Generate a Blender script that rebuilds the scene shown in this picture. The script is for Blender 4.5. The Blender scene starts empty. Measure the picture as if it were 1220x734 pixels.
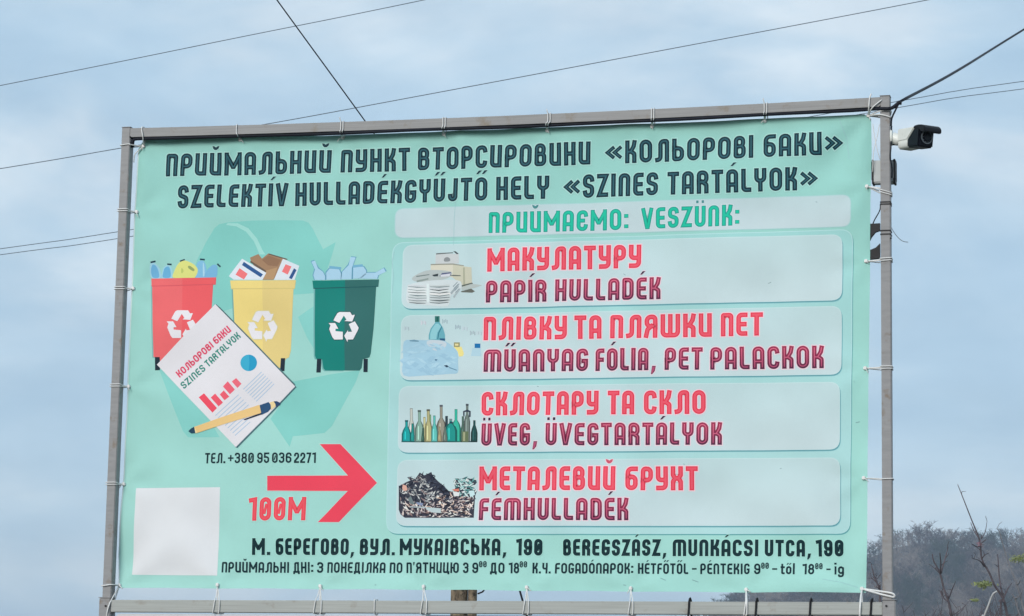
import bpy, bmesh, math, random
import numpy as np
from mathutils import Vector, Matrix
from mathutils.geometry import tessellate_polygon

random.seed(7)
np.random.seed(7)
SC = bpy.context.scene
COL = SC.collection
R = math.radians

# ------------------------------------------------------------------ camera
F_PX = 3246.4
CAM = Vector((4.3177, -16.5534, 1.60))
YAW, PITCH, ROLL = 0.246466, 0.165637, 0.0177705
Z0 = 2.60                       # top edge of the lower beam
Z1 = Z0 + 3.1331                # top edge of the upper beam
HW = 2.55                       # half width of the frame
_cy, _sy, _cp, _sp = math.cos(YAW), math.sin(YAW), math.cos(PITCH), math.sin(PITCH)
FWD = Vector((-_sy*_cp, _cy*_cp, _sp))
_r = Vector((_cy, _sy, 0)); _u = _r.cross(FWD)
RIGHT = _r*math.cos(ROLL) + _u*math.sin(ROLL)
UP = -_r*math.sin(ROLL) + _u*math.cos(ROLL)

cd = bpy.data.cameras.new('camera')
cam = bpy.data.objects.new('camera', cd); COL.objects.link(cam)
m = Matrix((RIGHT, UP, -FWD)).transposed().to_4x4(); m.translation = CAM
cam.matrix_world = m
cd.sensor_width = 36.0; cd.sensor_fit = 'HORIZONTAL'
cd.lens = F_PX/1220*36
cd.clip_start = 0.1; cd.clip_end = 20000
SC.camera = cam

# ------------------------------------------------------------------ sky and sun
SUN_EL, SUN_AZ = R(21), R(199)          # azimuth clockwise from +Y (sun behind the viewer)
w = bpy.data.worlds.new('World'); SC.world = w; w.use_nodes = True
nt = w.node_tree; N = nt.nodes; L = nt.links; N.clear()
out = N.new('ShaderNodeOutputWorld'); bg = N.new('ShaderNodeBackground')
bg.inputs['Strength'].default_value = 0.10
sky = N.new('ShaderNodeTexSky'); sky.sky_type = 'NISHITA'; sky.sun_disc = False
sky.sun_elevation = SUN_EL; sky.sun_rotation = SUN_AZ
sky.air_density = 1.0; sky.dust_density = 1.5; sky.ozone_density = 1.0
tc = N.new('ShaderNodeTexCoord')
mp = N.new('ShaderNodeMapping'); mp.inputs['Scale'].default_value = (1.0, 1.0, 2.6)
mp.inputs['Rotation'].default_value = (R(6), R(-10), R(20))
n1 = N.new('ShaderNodeTexNoise'); n1.inputs['Scale'].default_value = 7.0
n1.inputs['Detail'].default_value = 5.0; n1.inputs['Roughness'].default_value = 0.52
n1.inputs['Distortion'].default_value = 0.35
n2 = N.new('ShaderNodeTexNoise'); n2.inputs['Scale'].default_value = 17.0
n2.inputs['Detail'].default_value = 4.0; n2.inputs['Roughness'].default_value = 0.5
L.new(tc.outputs['Generated'], mp.inputs['Vector'])
L.new(mp.outputs['Vector'], n1.inputs['Vector']); L.new(mp.outputs['Vector'], n2.inputs['Vector'])
cr = N.new('ShaderNodeValToRGB'); cr.color_ramp.interpolation = 'B_SPLINE'
e = cr.color_ramp.elements
e[0].position = 0.36; e[0].color = (.345, .480, .600, 1)
e[1].position = 0.63; e[1].color = (.585, .655, .705, 1)
ex = cr.color_ramp.elements.new(0.5); ex.color = (.410, .535, .635, 1)
L.new(n1.outputs['Fac'], cr.inputs['Fac'])
cr2 = N.new('ShaderNodeValToRGB')
cr2.color_ramp.elements[0].position = 0.3; cr2.color_ramp.elements[0].color = (0.83, 0.85, 0.87, 1)
cr2.color_ramp.elements[1].position = 0.7; cr2.color_ramp.elements[1].color = (1.0, 0.99, 0.98, 1)
L.new(n2.outputs['Fac'], cr2.inputs['Fac'])
mul = N.new('ShaderNodeMix'); mul.data_type = 'RGBA'; mul.blend_type = 'MULTIPLY'; mul.inputs[0].default_value = 1
L.new(cr.outputs['Color'], mul.inputs[6]); L.new(cr2.outputs['Color'], mul.inputs[7])
mx = N.new('ShaderNodeMix'); mx.data_type = 'RGBA'; mx.inputs[0].default_value = 0.88
sc10 = N.new('ShaderNodeVectorMath'); sc10.operation = 'SCALE'; sc10.inputs['Scale'].default_value = 10.0
L.new(mul.outputs[2], sc10.inputs[0])
L.new(sky.outputs['Color'], mx.inputs[6]); L.new(sc10.outputs['Vector'], mx.inputs[7])
L.new(mx.outputs[2], bg.inputs['Color']); L.new(bg.outputs['Background'], out.inputs['Surface'])

sl = bpy.data.lights.new('sun', 'SUN'); sl.energy = 1.5; sl.angle = R(25); sl.color = (1.0, 0.94, 0.86)
so = bpy.data.objects.new('sun', sl); COL.objects.link(so)
sd = Vector((math.sin(SUN_AZ)*math.cos(SUN_EL), math.cos(SUN_AZ)*math.cos(SUN_EL), math.sin(SUN_EL)))
so.rotation_euler = sd.to_track_quat('Z', 'Y').to_euler(); so.location = (0, -20, 30)

vs = SC.view_settings; vs.view_transform = 'Standard'; vs.look = 'None'; vs.exposure = 0.58; vs.gamma = 1.0
vs.use_curve_mapping = False
SC.cycles.volume_bounces = 1
SC.cycles.max_bounces = 6
SC.cycles.sample_clamp_indirect = 3.0

# ------------------------------------------------------------------ helpers
def ray(px, py):
    return (FWD + RIGHT*((px-610)/F_PX) + UP*((367-py)/F_PX))
def onY(px, py, Y=0.0):
    d = ray(px, py); t = (Y-CAM.y)/d.y
    return CAM + d*t
def atd(px, py, dist):
    return CAM + ray(px, py)*dist

def lin(c):
    return tuple(((x/255)/12.92 if x/255 <= .04045 else ((x/255+.055)/1.055)**2.4) for x in c[:3])

def tag(o, label=None, cat=None, group=None, kind=None):
    if label: o['label'] = label
    if cat: o['category'] = cat
    if group: o['group'] = group
    if kind: o['kind'] = kind
    return o
def empty(name, loc=(0, 0, 0)):
    o = bpy.data.objects.new(name, None); COL.objects.link(o); o.location = loc
    o.empty_display_size = .1
    return o

def mat(name, color, rough=.6, metal=0.0, noise=None, spec=.5, bump=None, stretch=(1, 1, 1), dark=None, trans=0):
    """noise = (scale, amount), dark = (scale, lo, hi, colour): blotches of another colour (wear, rust, dirt)"""
    M = bpy.data.materials.new(name); M.use_nodes = True
    nt = M.node_tree; b = nt.nodes['Principled BSDF']
    b.inputs['Roughness'].default_value = rough; b.inputs['Metallic'].default_value = metal
    b.inputs['Specular IOR Level'].default_value = spec
    b.inputs['Base Color'].default_value = (*color, 1)
    tcn = nt.nodes.new('ShaderNodeTexCoord'); mpn = nt.nodes.new('ShaderNodeMapping')
    mpn.inputs['Scale'].default_value = stretch
    nt.links.new(tcn.outputs['Object'], mpn.inputs['Vector'])
    last = None
    if noise:
        t = nt.nodes.new('ShaderNodeTexNoise'); t.inputs['Scale'].default_value = noise[0]; t.inputs['Detail'].default_value = 6
        nt.links.new(mpn.outputs['Vector'], t.inputs['Vector'])
        rp = nt.nodes.new('ShaderNodeMapRange'); rp.inputs['From Min'].default_value = .3; rp.inputs['From Max'].default_value = .7
        rp.inputs['To Min'].default_value = 1-noise[1]; rp.inputs['To Max'].default_value = 1+noise[1]
        nt.links.new(t.outputs['Fac'], rp.inputs['Value'])
        v = nt.nodes.new('ShaderNodeVectorMath'); v.operation = 'SCALE'; v.inputs[0].default_value = color
        nt.links.new(rp.outputs['Result'], v.inputs['Scale'])
        last = v.outputs['Vector']
        if bump:
            bp = nt.nodes.new('ShaderNodeBump'); bp.inputs['Strength'].default_value = bump; bp.inputs['Distance'].default_value = .003
            nt.links.new(t.outputs['Fac'], bp.inputs['Height']); nt.links.new(bp.outputs['Normal'], b.inputs['Normal'])
    if dark:
        t = nt.nodes.new('ShaderNodeTexNoise'); t.inputs['Scale'].default_value = dark[0]; t.inputs['Detail'].default_value = 8
        t.inputs['Roughness'].default_value = .65
        nt.links.new(tcn.outputs['Object'], t.inputs['Vector'])
        rp = nt.nodes.new('ShaderNodeMapRange'); rp.inputs['From Min'].default_value = dark[1]; rp.inputs['From Max'].default_value = dark[2]
        nt.links.new(t.outputs['Fac'], rp.inputs['Value'])
        mm = nt.nodes.new('ShaderNodeMix'); mm.data_type = 'RGBA'
        nt.links.new(rp.outputs['Result'], mm.inputs[0])
        if last: nt.links.new(last, mm.inputs[6])
        else: mm.inputs[6].default_value = (*color, 1)
        mm.inputs[7].default_value = (*dark[3], 1); last = mm.outputs[2]
    if last: nt.links.new(last, b.inputs['Base Color'])
    return M

M_FRAME = mat('painted_steel', (.245, .245, .255), .55, .0, noise=(9, .10), stretch=(1, 1, 5), bump=.15, dark=(11, .56, .72, (.165, .115, .075)))
M_BEAM = mat('painted_steel_beam', (.25, .25, .255), .55, .0, noise=(9, .13), stretch=(.25, 1, 12), bump=.15, dark=(7, .55, .74, (.19, .15, .105)))
M_BEAM2 = mat('galvanised_beam', (.33, .35, .34), .5, .0, noise=(8, .14), stretch=(.2, 1, 14), bump=.15, dark=(9, .57, .76, (.22, .19, .155)))
M_TIE = mat('white_nylon', (.72, .72, .72), .4, noise=(40, .08))
M_EYE = mat('eyelet_metal', (.78, .80, .80), .35, .2, noise=(60, .05))
M_BLACK = mat('black_plastic', (.009, .010, .014), .5, noise=(30, .2), spec=.25)
M_GLOSS = mat('glossy_black_glass', (.006, .008, .014), .35, noise=(30, .1), spec=.2)
M_CAMW = mat('camera_white', (.72, .74, .71), .4, noise=(14, .05), dark=(26, .62, .8, (.38, .37, .33)))
M_BOX = mat('grey_plastic_box', (.42, .45, .46), .5, noise=(20, .06))
M_WIRE = mat('wire_sheath', (.11, .135, .175), .6, noise=(20, .1))
M_CABLE = mat('black_cable', (.009, .011, .020), .6, noise=(20, .1), spec=.2)
M_BARK = mat('dark_bark', (.10, .082, .095), .9, noise=(12, .35))
M_BARKG = mat('grey_bark', (.20, .20, .22), .9, noise=(12, .25))
M_LEAF = mat('yellow_green_leaf', (.21, .24, .085), .6, noise=(6, .35))
M_BUD = mat('pink_bud', (.32, .12, .15), .6, noise=(6, .3))
M_WOOD = mat('weathered_wood', (.19, .145, .10), .9, noise=(26, .55), stretch=(1, 1, .5), bump=.6, dark=(22, .52, .60, (.04, .03, .022)))

class MB:
    def __init__(s): s.v = []; s.f = []; s.m = []
    def add(s, vs, fs, mi=0):
        o = len(s.v); s.v += [tuple(x) for x in vs]; s.f += [tuple(i+o for i in f) for f in fs]; s.m += [mi]*len(fs)
    def box(s, lo, hi, mi=0, M=None):
        x0, y0, z0 = lo; x1, y1, z1 = hi
        vs = [Vector(p) for p in ((x0,y0,z0),(x1,y0,z0),(x1,y1,z0),(x0,y1,z0),(x0,y0,z1),(x1,y0,z1),(x1,y1,z1),(x0,y1,z1))]
        if M: vs = [M @ v for v in vs]
        s.add(vs, [(0,3,2,1),(4,5,6,7),(0,1,5,4),(1,2,6,5),(2,3,7,6),(3,0,4,7)], mi)
    def tube(s, pts, rad, sides=6, mi=0, flat=None):
        pts = [Vector(p) for p in pts]; n = len(pts)
        if not hasattr(rad, '__len__'): rad = [rad]*n
        rings = []; prev = None
        for i in range(n):
            t = (pts[min(i+1, n-1)]-pts[max(i-1, 0)]).normalized()
            if prev is None:
                a = Vector((0, 0, 1)) if abs(t.z) < .9 else Vector((0, 1, 0))
                x = t.cross(a).normalized()
            else: x = (prev - t*prev.dot(t)).normalized()
            prev = x; y = t.cross(x)
            rings.append([pts[i]+(x*math.cos(2*math.pi*k/sides)+y*math.sin(2*math.pi*k/sides))*rad[i] for k in range(sides)])
        vs = [p for r_ in rings for p in r_]; fs = []
        for i in range(n-1):
            for k in range(sides):
                a = i*sides+k; b = i*sides+(k+1) % sides
                fs.append((a, b, b+sides, a+sides))
        fs.append(tuple(reversed(range(sides)))); fs.append(tuple(range((n-1)*sides, n*sides)))
        s.add(vs, fs, mi)
    def prism(s, poly, M, t, mi=0, bevel=0):
        """poly in local xy, extruded from z=0 to z=t, placed by matrix M"""
        n = len(poly)
        a = [M @ Vector((x, y, 0)) for x, y in poly]; b = [M @ Vector((x, y, t)) for x, y in poly]
        s.add(a+b, [tuple(reversed(range(n))), tuple(range(n, 2*n))]+[(i, (i+1) % n, (i+1) % n+n, i+n) for i in range(n)], mi)
    def build(s, name, mats, parent=None, smooth=False, bevel=0):
        me = bpy.data.meshes.new(name); me.from_pydata(s.v, [], s.f); me.validate()
        for m_ in (mats if isinstance(mats, (list, tuple)) else [mats]): me.materials.append(m_)
        if len(me.polygons) == len(s.m): me.polygons.foreach_set('material_index', s.m)
        bm = bmesh.new(); bm.from_mesh(me)
        bmesh.ops.recalc_face_normals(bm, faces=bm.faces)
        if bevel:
            bmesh.ops.bevel(bm, geom=[e_ for e_ in bm.edges], offset=bevel, segments=2, affect='EDGES', clamp_overlap=True)
        bm.to_mesh(me); bm.free()
        if smooth:
            me.polygons.foreach_set('use_smooth', [True]*len(me.polygons))
            if bevel or smooth == 'auto':
                me.set_sharp_from_angle(angle=R(50))
        o = bpy.data.objects.new(name, me); COL.objects.link(o)
        if parent:
            o.parent = parent; o.matrix_parent_inverse = Matrix.Translation(-Vector(parent.location))
        return o

def smooth_path(pts, n=6):
    P = [Vector(p) for p in pts]
    if len(P) < 3: return P
    P = [P[0]*2-P[1]]+P+[P[-1]*2-P[-2]]; o = []
    for i in range(1, len(P)-2):
        a, b, c, d = P[i-1:i+3]
        for k in range(n):
            t = k/n
            o.append(.5*((2*b)+(c-a)*t+(2*a-5*b+4*c-d)*t*t+(-a+3*b-3*c+d)*t**3))
    o.append(P[-2]); return o

# ------------------------------------------------------------------ terrain
def horizon_world(px, py):
    d = ray(px, py); h = math.hypot(d.x, d.y)
    return math.atan2(d.x, d.y), d.z/h
crest_px = [(-2600, 880), (-900, 850), (-200, 850), (118, 800), (600, 775), (800, 752), (862, 722), (900, 708), (960, 684), (1034, 651),
            (1065, 645), (1105, 636), (1140, 638), (1220, 634), (1400, 625), (1700, 640), (2400, 700), (3600, 800)]
crest = [horizon_world(*p) for p in crest_px]
CA = [c[0] for c in crest]; CT = [c[1] for c in crest]
RC = 1500.0; TREE_H = 9.0
def hill_z(az, r):
    top = max(0.0, float(np.interp(az, CA, CT))*RC+CAM.z-TREE_H*.75)
    t = min(1, max(0, (r-650)/(RC-650)))
    s = t**1.25
    if r > RC: s = 1-.00035*(r-RC)-.0000004*(r-RC)**2
    bump = 2.2*math.sin(az*90+r*.011)+1.6*math.sin(r*.024-az*150)
    return top*s + bump*min(1, t*1.6)*(1 if top > 3 else top/3) - 1.0*(1-t)
b = MB(); na, nr = 180, 36
azs = np.linspace(CA[0], CA[-1], na); rs = np.concatenate([np.linspace(640, 1500, 28), np.linspace(1550, 2300, 8)])
vs_ = [(CAM.x+r_*math.sin(a), CAM.y+r_*math.cos(a), hill_z(a, r_)) for r_ in rs for a in azs]
fs_ = [(j*na+i, j*na+i+1, (j+1)*na+i+1, (j+1)*na+i) for j in range(nr-1) for i in range(na-1)]
b.add(vs_, fs_)
M_HILL = mat('leaf_litter_slope', (.10, .078, .062), .95, noise=(.05, .3), dark=(.02, .5, .7, (.05, .055, .035)))
tag(b.build('hill', M_HILL, smooth=True), 'wooded hill rising to the right behind the billboard', None, None, 'structure')
M_GROUND = mat('worn_grass_ground', (.075, .078, .055), .95, noise=(.4, .3), dark=(.15, .5, .65, (.11, .10, .085)))
b = MB(); b.add([(-6000, -6000, 0), (6000, -6000, 0), (6000, 6000, 0), (-6000, 6000, 0)], [(0, 1, 2, 3)])
tag(b.build('ground', M_GROUND), 'flat ground of worn grass under the billboard', None, None, 'structure')

# bare wood on the hill: one mass of leafless trees (tapered trunk + limbs + twigs each)
def tree_template(seed):
    rg = random.Random(seed); tris = []
    def blade(p, q, w0, w1):
        p = Vector(p); q = Vector(q); d = (q-p).normalized()
        a = d.cross(Vector((rg.uniform(-1, 1), rg.uniform(-1, 1), rg.uniform(-.3, .3)))).normalized()
        tris.append((p+a*w0, p-a*w0, q+a*w1)); 
        bb = d.cross(a)
        tris.append((p+bb*w0, p-bb*w0, q+bb*w1))
    H = 1.0
    blade((0, 0, -.05), (0.02, 0, .55), .022, .012); blade((0, 0, .3), (.0, .03, .9), .014, .004)
    for i in range(11):
        z = rg.uniform(.28, .75); a = rg.uniform(0, 6.28); L_ = rg.uniform(.18, .34)*(1.15-abs(z-.5))
        q = Vector((math.cos(a)*L_, math.sin(a)*L_, z+L_*rg.uniform(.5, 1.1)))
        blade((0, 0, z), q, .011, .004)
        for k in range(5):
            t = rg.uniform(.35, 1); p = Vector((0, 0, z)).lerp(q, t)
            d = Vector((rg.gauss(0, 1), rg.gauss(0, 1), rg.uniform(.1, 1.6))).normalized()*rg.uniform(.10, .2)
            blade(p, p+d, .0085, .003)
    return np.array([[tuple(v) for v in t] for t in tris])
temps = [tree_template(s) for s in range(6)]
chunks = []; cid = []
def scatter(px0, px1, n, rmin, rmax, hs=1.0):
    a0 = horizon_world(px0, 660)[0]; a1 = horizon_world(px1, 660)[0]
    for _ in range(n):
        a = random.uniform(a0, a1); r_ = rmin+(rmax-rmin)*random.random()**.75
        top = float(np.interp(a, CA, CT))*RC
        if top < 14: continue
        h = random.uniform(7.0, 13.0)*(.85 if r_ < 1100 else 1)*hs
        t = temps[random.randrange(6)]; ang = random.uniform(0, 6.28); c, s = math.cos(ang), math.sin(ang)
        P = t.reshape(-1, 3)*np.array([h*1.05, h*1.05, h]); P = P @ np.array([[c, s, 0], [-s, c, 0], [0, 0, 1]])
        P = P+np.array([CAM.x+r_*math.sin(a), CAM.y+r_*math.cos(a), hill_z(a, r_)])
        chunks.append(P); pn = math.sin(a*260+r_*.02)+math.sin(a*130-r_*.013+2)+random.gauss(0, .7)
        cid.append((len(P)//3, 0 if pn > .9 else 1 if pn > .1 else 2 if pn > -.9 else 3))
scatter(800, 1330, 3900, 900, 1490)
scatter(800, 1330, 130, 1480, 1530, 1.12)
scatter(1330, 1900, 900, 1000, 1550)
P = np.concatenate(chunks); nt_ = len(P)//3
me = bpy.data.meshes.new('bare_wood'); me.vertices.add(len(P)); me.vertices.foreach_set('co', P.ravel())
me.loops.add(len(P)); me.loops.foreach_set('vertex_index', np.arange(len(P)))
me.polygons.add(nt_); me.polygons.foreach_set('loop_start', np.arange(0, len(P), 3)); me.polygons.foreach_set('loop_total', np.full(nt_, 3))
me.polygons.foreach_set('material_index', np.repeat([c[1] for c in cid], [c[0] for c in cid]).astype(np.int32))
for k, c in enumerate([(.24, .205, .185), (.15, .12, .11), (.085, .07, .065), (.05, .06, .04)]):
    me.materials.append(mat('bare_twigs_%s' % 'abcd'[k], c, .95, noise=(.08, .25)))
me.update(); me.validate()
o = bpy.data.objects.new('bare_wood', me); COL.objects.link(o)
tag(o, 'mass of leafless trees covering the distant hill', None, None, 'stuff')

# ------------------------------------------------------------------ steel frame
TD = .070; TW = .060            # tube depth and width
SAG = .0215                     # the upper beam hangs a little in the middle
def ztop(x): return Z1 - SAG*(1-(x/HW)**2)
frame = tag(empty('billboard_frame', (0, .035, 0)), 'grey steel tube frame on two posts holding the mint green banner', 'billboard frame')
for sx in (-1, 1):
    b = MB(); xo = sx*HW; xi = sx*(HW-TW)
    x0, x1 = min(xo, xi), max(xo, xi)
    b.box((x0, 0, Z0-.02), (x1, TD, Z1+.004))
    p = b.build('upright', M_FRAME, frame, bevel=.004, smooth=True)
    b = MB(); b.box((x0-.002, -.002, Z1+.0045), (x1+.002, TD+.002, Z1+.0075)); b.build('end_cap', M_FRAME, frame)
    b = MB(); ox = sx*(HW+.018); b.box((min(ox, xi), -.006, -.2), (max(ox, xi), TD+.02, Z0+.012))
    b.build('leg', M_FRAME, frame, bevel=.005, smooth=True)
    b = MB(); b.box((min(ox, xi)-.004, -.009, Z0+.0125), (max(ox, xi)+.0, TD+.022, Z0+.0165)); b.build('leg_plate', M_FRAME, frame)
    b = MB(); c = onY(126 if sx < 0 else 1056, 722, -.006)
    b.tube([c+Vector((0, .0, 0)), c+Vector((0, -.006, 0))], .007, 8); b.build('bolt', M_BLACK, frame)
    # weld bead where upright and beam meet
    b = MB(); b.tube([(xi-sx*.001, .001, Z1-TW-.002), (xi-sx*.004, TD*.5, Z1-TW-.005), (xi-sx*.001, TD-.001, Z1-TW-.002)], .006, 6)
    b.build('weld', M_BLACK, frame, smooth=True)
b = MB(); xs = np.linspace(-HW+TW+.001, HW-TW-.001, 33); vs_ = []
for x in xs:
    z = ztop(x)-.002
    vs_ += [(x, .002, z), (x, TD-.002, z), (x, TD-.002, z-TW), (x, .002, z-TW)]
fs_ = [(i*4+k, i*4+(k+1) % 4, (i+1)*4+(k+1) % 4, (i+1)*4+k) for i in range(32) for k in range(4)]+[(0, 1, 2, 3), (131, 130, 129, 128)]
b.add(vs_, fs_); b.build('top_beam', M_BEAM, frame)
b = MB(); b.box((-HW+TW+.001, .002, Z0-.078), (HW-TW-.001, TD-.002, Z0)); b.build('bottom_beam', M_BEAM2, frame, bevel=.003, smooth=True)
b = MB(); b.box((-HW+TW+.001, .002, .55), (HW-TW-.001, TD-.002, .61)); b.build('foot_beam', M_BEAM2, frame)

# ------------------------------------------------------------------ printed banner
BY = .078                                       # plane of the banner, behind the tubes
EYES = {'top': [(286.8, 167), (408, 163.6), (528.8, 159.8), (652, 155.7), (777, 151), (911.4, 144.5)],
        'left': [(163.8, 252.9), (160, 344.3), (153.8, 460.8), (147.8, 577)],
        'right': [(1033, 222.5), (1032, 311.5), (1031, 439), (1029.5, 570)],
        'bottom': [(260, 697), (382, 698.5), (505, 699), (628, 700), (751.5, 701), (889, 702.5)],
        'corner': [(172, 175), (1035, 138.5), (142.5, 697.5), (1027, 701.5)]}
EYW = [onY(x, y, BY) for k in EYES for x, y in EYES[k]]
_cor = [onY(x, y, BY) for x, y in EYES['corner']]
def FD(u, v):
    """how far the cloth stands out towards the viewer at (x, z): tension folds and slow waves"""
    d = .006*math.sin(u*1.35+v*.9+.4)+.004*math.sin(u*3.1-v*2.2+1)+.0022*math.sin(u*6.3+v*5.1)+.0026*math.sin(v*11-u*4.4)
    d += .0022*math.sin(u*17+v*3+2*math.sin(v*2.3))+.0034*math.sin(u*9+v*13+1.7*math.sin(u*1.9))
    d += .006*math.exp(-((u+v*.10-.33-.02*math.sin(v*5))/.05)**2)*max(0., min(1., (v-4.3)/.5))
    for q, p in enumerate(EYW):
        dx, dz = u-p.x, v-p.z; r_ = math.hypot(dx, dz)
        if r_ < .7:
            a = math.atan2(dz, dx)
            d += .0085*math.exp(-r_/.20)*math.cos(a*5+q)*min(1, (r_/.14)**2)
    for q, p in enumerate(_cor):
        dx, dz = u-p.x, v-p.z; r_ = math.hypot(dx, dz)
        if r_ < 2:
            a = math.atan2(dz, dx); kk = (1.4, 3.2, 1.8, 3.2)[q]
            d += kk*.0075*math.exp(-r_/.42)*math.sin(a*7+q*1.7)*min(1, (r_/.34)**2)
    return d
G = .024
_U0, _V0 = -2.7, 2.4
_nu, _nv = int(5.4/G)+3, int(3.6/G)+3
_H = np.zeros((_nu, _nv))
for i in range(_nu):
    for j in range(_nv): _H[i, j] = FD(_U0+i*G, _V0+j*G)
_gu, _gv = np.gradient(_H, G)
def _pl(A, u, v):
    a = (u-_U0)/G; c = (v-_V0)/G; i = int(a); j = int(c); a -= i; c -= j
    if a+c < 1: return A[i, j]+a*(A[i+1, j]-A[i, j])+c*(A[i, j+1]-A[i, j])
    return A[i+1, j+1]+(1-a)*(A[i, j+1]-A[i+1, j+1])+(1-c)*(A[i+1, j]-A[i+1, j+1])

def _split(poly, n, w0):
    """cut convex polygon (list of (u,v)) by all lines n.p = w0 + k*G"""
    s = [((p[0]*n[0]+p[1]*n[1])-w0)/G for p in poly]
    lo, hi = min(s), max(s)
    k0, k1 = math.floor(lo+1e-6), math.ceil(hi-1e-6)
    if k1-k0 <= 1: return [poly]
    outp = []; cur = list(zip(poly, s))
    for k in range(k0+1, k1):
        below = []; above = []; m_ = len(cur)
        for i in range(m_):
            (p, a), (q, c) = cur[i], cur[(i+1) % m_]
            if a <= k: below.append((p, a))
            if a >= k: above.append((p, a))
            if (a < k < c) or (c < k < a):
                t = (k-a)/(c-a); x = ((p[0]+(q[0]-p[0])*t, p[1]+(q[1]-p[1])*t), float(k))
                below.append(x); above.append(x)
        if len(below) >= 3: outp.append([p for p, _ in below])
        cur = above
        if len(cur) < 3: break
    if len(cur) >= 3: outp.append([p for p, _ in cur])
    return outp

M_INK = bpy.data.materials.new('printed_vinyl'); M_INK.use_nodes = True
_n = M_INK.node_tree; _b = _n.nodes['Principled BSDF']
_b.inputs['Roughness'].default_value = .6; _b.inputs['Specular IOR Level'].default_value = .14
_a = _n.nodes.new('ShaderNodeAttribute'); _a.attribute_name = 'ink'
_tc = _n.nodes.new('ShaderNodeTexCoord')
_t1 = _n.nodes.new('ShaderNodeTexNoise'); _t1.inputs['Scale'].default_value = 3.5; _t1.inputs['Detail'].default_value = 6
_t2 = _n.nodes.new('ShaderNodeTexNoise'); _t2.inputs['Scale'].default_value = 60; _t2.inputs['Detail'].default_value = 3
_n.links.new(_tc.outputs['Object'], _t1.inputs['Vector']); _n.links.new(_tc.outputs['Object'], _t2.inputs['Vector'])
_m1 = _n.nodes.new('ShaderNodeMapRange'); _m1.inputs['From Min'].default_value = .3; _m1.inputs['From Max'].default_value = .7
_m1.inputs['To Min'].default_value = .965; _m1.inputs['To Max'].default_value = 1.035
_m2 = _n.nodes.new('ShaderNodeMapRange'); _m2.inputs['From Min'].default_value = .3; _m2.inputs['From Max'].default_value = .7
_m2.inputs['To Min'].default_value = .992; _m2.inputs['To Max'].default_value = 1.008
_mm = _n.nodes.new('ShaderNodeMath'); _mm.operation = 'MULTIPLY'
_vm = _n.nodes.new('ShaderNodeVectorMath'); _vm.operation = 'SCALE'
_n.links.new(_t1.outputs['Fac'], _m1.inputs['Value']); _n.links.new(_t2.outputs['Fac'], _m2.inputs['Value'])
_n.links.new(_m1.outputs['Result'], _mm.inputs[0]); _n.links.new(_m2.outputs['Result'], _mm.inputs[1])
_n.links.new(_a.outputs['Color'], _vm.inputs[0]); _n.links.new(_mm.outputs['Value'], _vm.inputs['Scale'])
_n.links.new(_vm.outputs['Vector'], _b.inputs['Base Color'])

INK_K = (1.19, 1.055, 1.005)           # ink strength: displayed colour of the photograph -> albedo under this light
LV = .00012            # stacking distance of two print layers
def albedo(c):
    l = lin(c); return tuple(min(.85, x*k) for x, k in zip(l, INK_K))
def pp(px, py):
    p = onY(px, py, BY); return (p.x, p.z)

class Ink:
    def __init__(s): s.V = []; s.C = []; s.Fc = []; s.L = []
    def convex(s, poly, col, lvl):
        for a in _split(poly, (1, 0), _U0):
            for c in _split(a, (0, 1), _V0):
                for d in _split(c, (1, 1), _U0+_V0):
                    o = len(s.V)
                    for p in d:
                        s.V.append(p); s.L.append(lvl); s.C.append(col(*p) if callable(col) else col)
                    s.Fc.append(tuple(range(o, o+len(d))))
    def poly(s, ring, col, lvl, holes=()):
        if not callable(col) and max(col) > 1.5: col = albedo(col)
        tri = tessellate_polygon([[Vector((x, y, 0)) for x, y in r_] for r_ in (ring, *holes)])
        allp = [p for r_ in (ring, *holes) for p in r_]
        for t in tri:
            a, c, d = (allp[i] for i in t)
            ar = (c[0]-a[0])*(d[1]-a[1])-(c[1]-a[1])*(d[0]-a[0])
            if abs(ar) < 1e-10: continue
            s.convex([a, c, d] if ar > 0 else [a, d, c], col, lvl)
    def px(s, ring, col, lvl): s.poly([pp(*p) for p in ring], col, lvl)
    def build(s, name, parent, label=None):
        me = bpy.data.meshes.new(name); co = []; nn = []
        for (u, v), l in zip(s.V, s.L):
            co.append((u, BY-_pl(_H, u, v)-l*LV, v))
            nn.append(Vector((-_pl(_gu, u, v), -1, -_pl(_gv, u, v))).normalized())
        me.from_pydata(co, [], s.Fc)
        at = me.color_attributes.new('ink', 'FLOAT_COLOR', 'POINT')
        at.data.foreach_set('color', np.array([(*c[:3], 1) for c in s.C], dtype=np.float32).ravel())
        me.polygons.foreach_set('use_smooth', [True]*len(me.polygons))
        me.materials.append(M_INK); me.update()
        me.normals_split_custom_set_from_vertices([tuple(n) for n in nn])
        o = bpy.data.objects.new(name, me); COL.objects.link(o); o.parent = parent
        o.matrix_parent_inverse = Matrix.Translation(-Vector(PAR_LOC)) if parent is banner else Matrix.Identity(4)
        if label: o['label'] = label
        return o
PAR_LOC = (0, BY, Z0)
banner = tag(empty('vinyl_banner', PAR_LOC), 'mint green printed vinyl banner about sorted waste, tied into the steel frame', 'banner')

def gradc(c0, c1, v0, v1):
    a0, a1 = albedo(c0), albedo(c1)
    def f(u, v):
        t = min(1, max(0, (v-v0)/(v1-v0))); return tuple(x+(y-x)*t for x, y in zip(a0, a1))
    return f

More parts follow.
